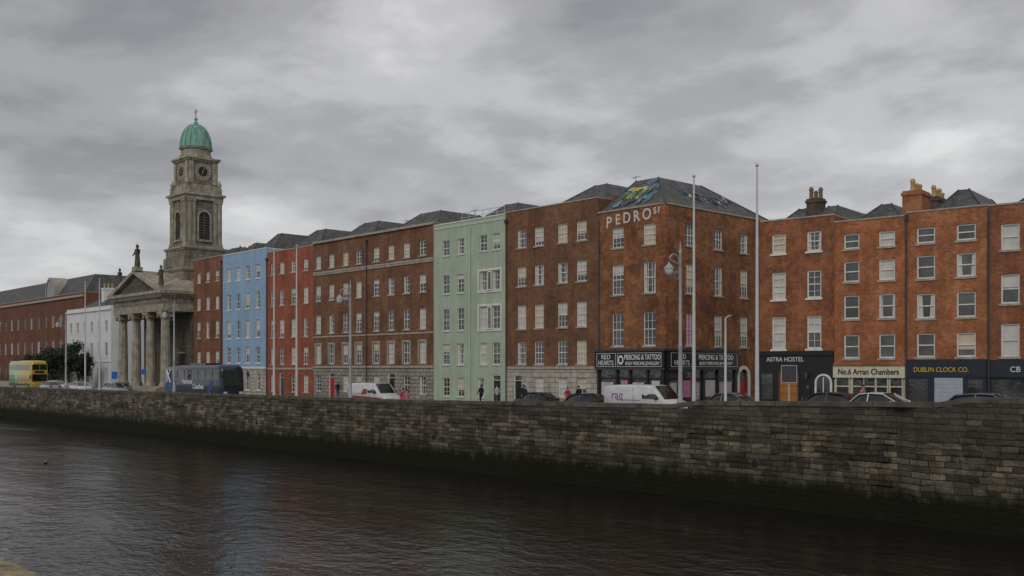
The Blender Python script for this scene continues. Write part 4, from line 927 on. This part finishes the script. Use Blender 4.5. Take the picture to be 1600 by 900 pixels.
# ------------------------------------------------------------------ world
w=bpy.data.worlds.new('World'); sc.world=w; w.use_nodes=True; nt=w.node_tree
for n in list(nt.nodes): nt.nodes.remove(n)
out=nd(nt,'ShaderNodeOutputWorld'); bg=nd(nt,'ShaderNodeBackground'); bg.inputs['Strength'].default_value=.1; nt.links.new(bg.outputs[0],out.inputs[0])
sky=nd(nt,'ShaderNodeTexSky'); sky.sky_type='NISHITA'; sky.sun_disc=False
sdir=Vector((.45,-.75,.62)).normalized()
sky.sun_elevation=math.asin(sdir.z); sky.sun_rotation=math.atan2(sdir.x,sdir.y)
tc=nd(nt,'ShaderNodeTexCoord'); sp=nd(nt,'ShaderNodeSeparateXYZ'); nt.links.new(tc.outputs['Generated'],sp.inputs[0])
z=math_n(nt,'MAXIMUM',sp.outputs[2],0.); zz=math_n(nt,'ADD',z,.17)
cx=nd(nt,'ShaderNodeCombineXYZ'); nt.links.new(math_n(nt,'DIVIDE',sp.outputs[0],zz),cx.inputs[0]); nt.links.new(math_n(nt,'DIVIDE',sp.outputs[1],zz),cx.inputs[1])
n1=noise_n(nt,cx.outputs[0],1.5,9,.54,.15)
mp=nd(nt,'ShaderNodeMapping'); nt.links.new(cx.outputs[0],mp.inputs[0]); mp.inputs['Location'].default_value=(3.1,1.7,0)
n2=noise_n(nt,mp.outputs[0],.55,4,.5,.2)
cl=math_n(nt,'ADD',math_n(nt,'MULTIPLY',n1,.62),math_n(nt,'MULTIPLY',n2,.38))
def lobe(d,c0,amp_):
    dp=nd(nt,'ShaderNodeVectorMath'); dp.operation='DOT_PRODUCT'; nt.links.new(tc.outputs['Generated'],dp.inputs[0]); dp.inputs[1].default_value=Vector(d).normalized()
    n=nd(nt,'ShaderNodeMapRange'); n.interpolation_type='SMOOTHSTEP'; nt.links.new(dp.outputs['Value'],n.inputs[0])
    for i,x in enumerate((c0,1.,0.,amp_)): n.inputs[i+1].default_value=x
    return n.outputs[0]
cl=math_n(nt,'ADD',cl,lobe((-.671,.667,.325),.975,.045))
cl=math_n(nt,'ADD',cl,lobe((-.94,.33,.185),.985,-.07))
cl=math_n(nt,'ADD',cl,lobe((-.22,.93,.33),.93,-.02))
rp_=nd(nt,'ShaderNodeValToRGB'); nt.links.new(cl,rp_.inputs[0]); cr=rp_.color_ramp; cr.interpolation='EASE'
cr.elements[0].position=.38; cr.elements[0].color=(.20,.20,.212,1); cr.elements[1].position=.64; cr.elements[1].color=(.56,.56,.56,1)
el=cr.elements.new(.47); el.color=(.285,.285,.297,1); el=cr.elements.new(.545); el.color=(.395,.395,.402,1)
hz=maprange(nt,sp.outputs[2],0.02,.21,.95,0.)
hz=math_n(nt,'MULTIPLY',hz,maprange(nt,n1,.4,.6,.6,1.))
hz2=math_n(nt,'MULTIPLY',hz,maprange(nt,sp.outputs[0],-.98,-.3,1.,.6))
col=mixc(nt,hz2,rp_.outputs[0],(.565,.575,.575))
up=maprange(nt,sp.outputs[2],.38,.9,1.,1.1)
col=mixc(nt,1.,col,grey(nt,up),'MULTIPLY')
col=mixc(nt,1.,col,(13.6,13.6,13.6),'MULTIPLY')
col=mixc(nt,.04,col,sky.outputs[0])
nt.links.new(col,bg.inputs['Color'])
sl=bpy.data.lights.new('sun','SUN'); sl.energy=.85; sl.angle=math.radians(20); sl.color=(1,.96,.9); so=bpy.data.objects.new('sun',sl); sc.collection.objects.link(so)
so.rotation_euler=(-sdir).to_track_quat('-Z','Y').to_euler(); so.location=(0,-20,60)
cd=bpy.data.cameras.new('camera'); cd.lens=35.; cd.sensor_width=36; cd.shift_y=.078; cd.clip_end=9000; cd.clip_start=.05
co=bpy.data.objects.new('camera',cd); sc.collection.objects.link(co); co.location=(0,0,3.3); co.rotation_euler=(math.radians(90),0,math.radians(47)); sc.camera=co
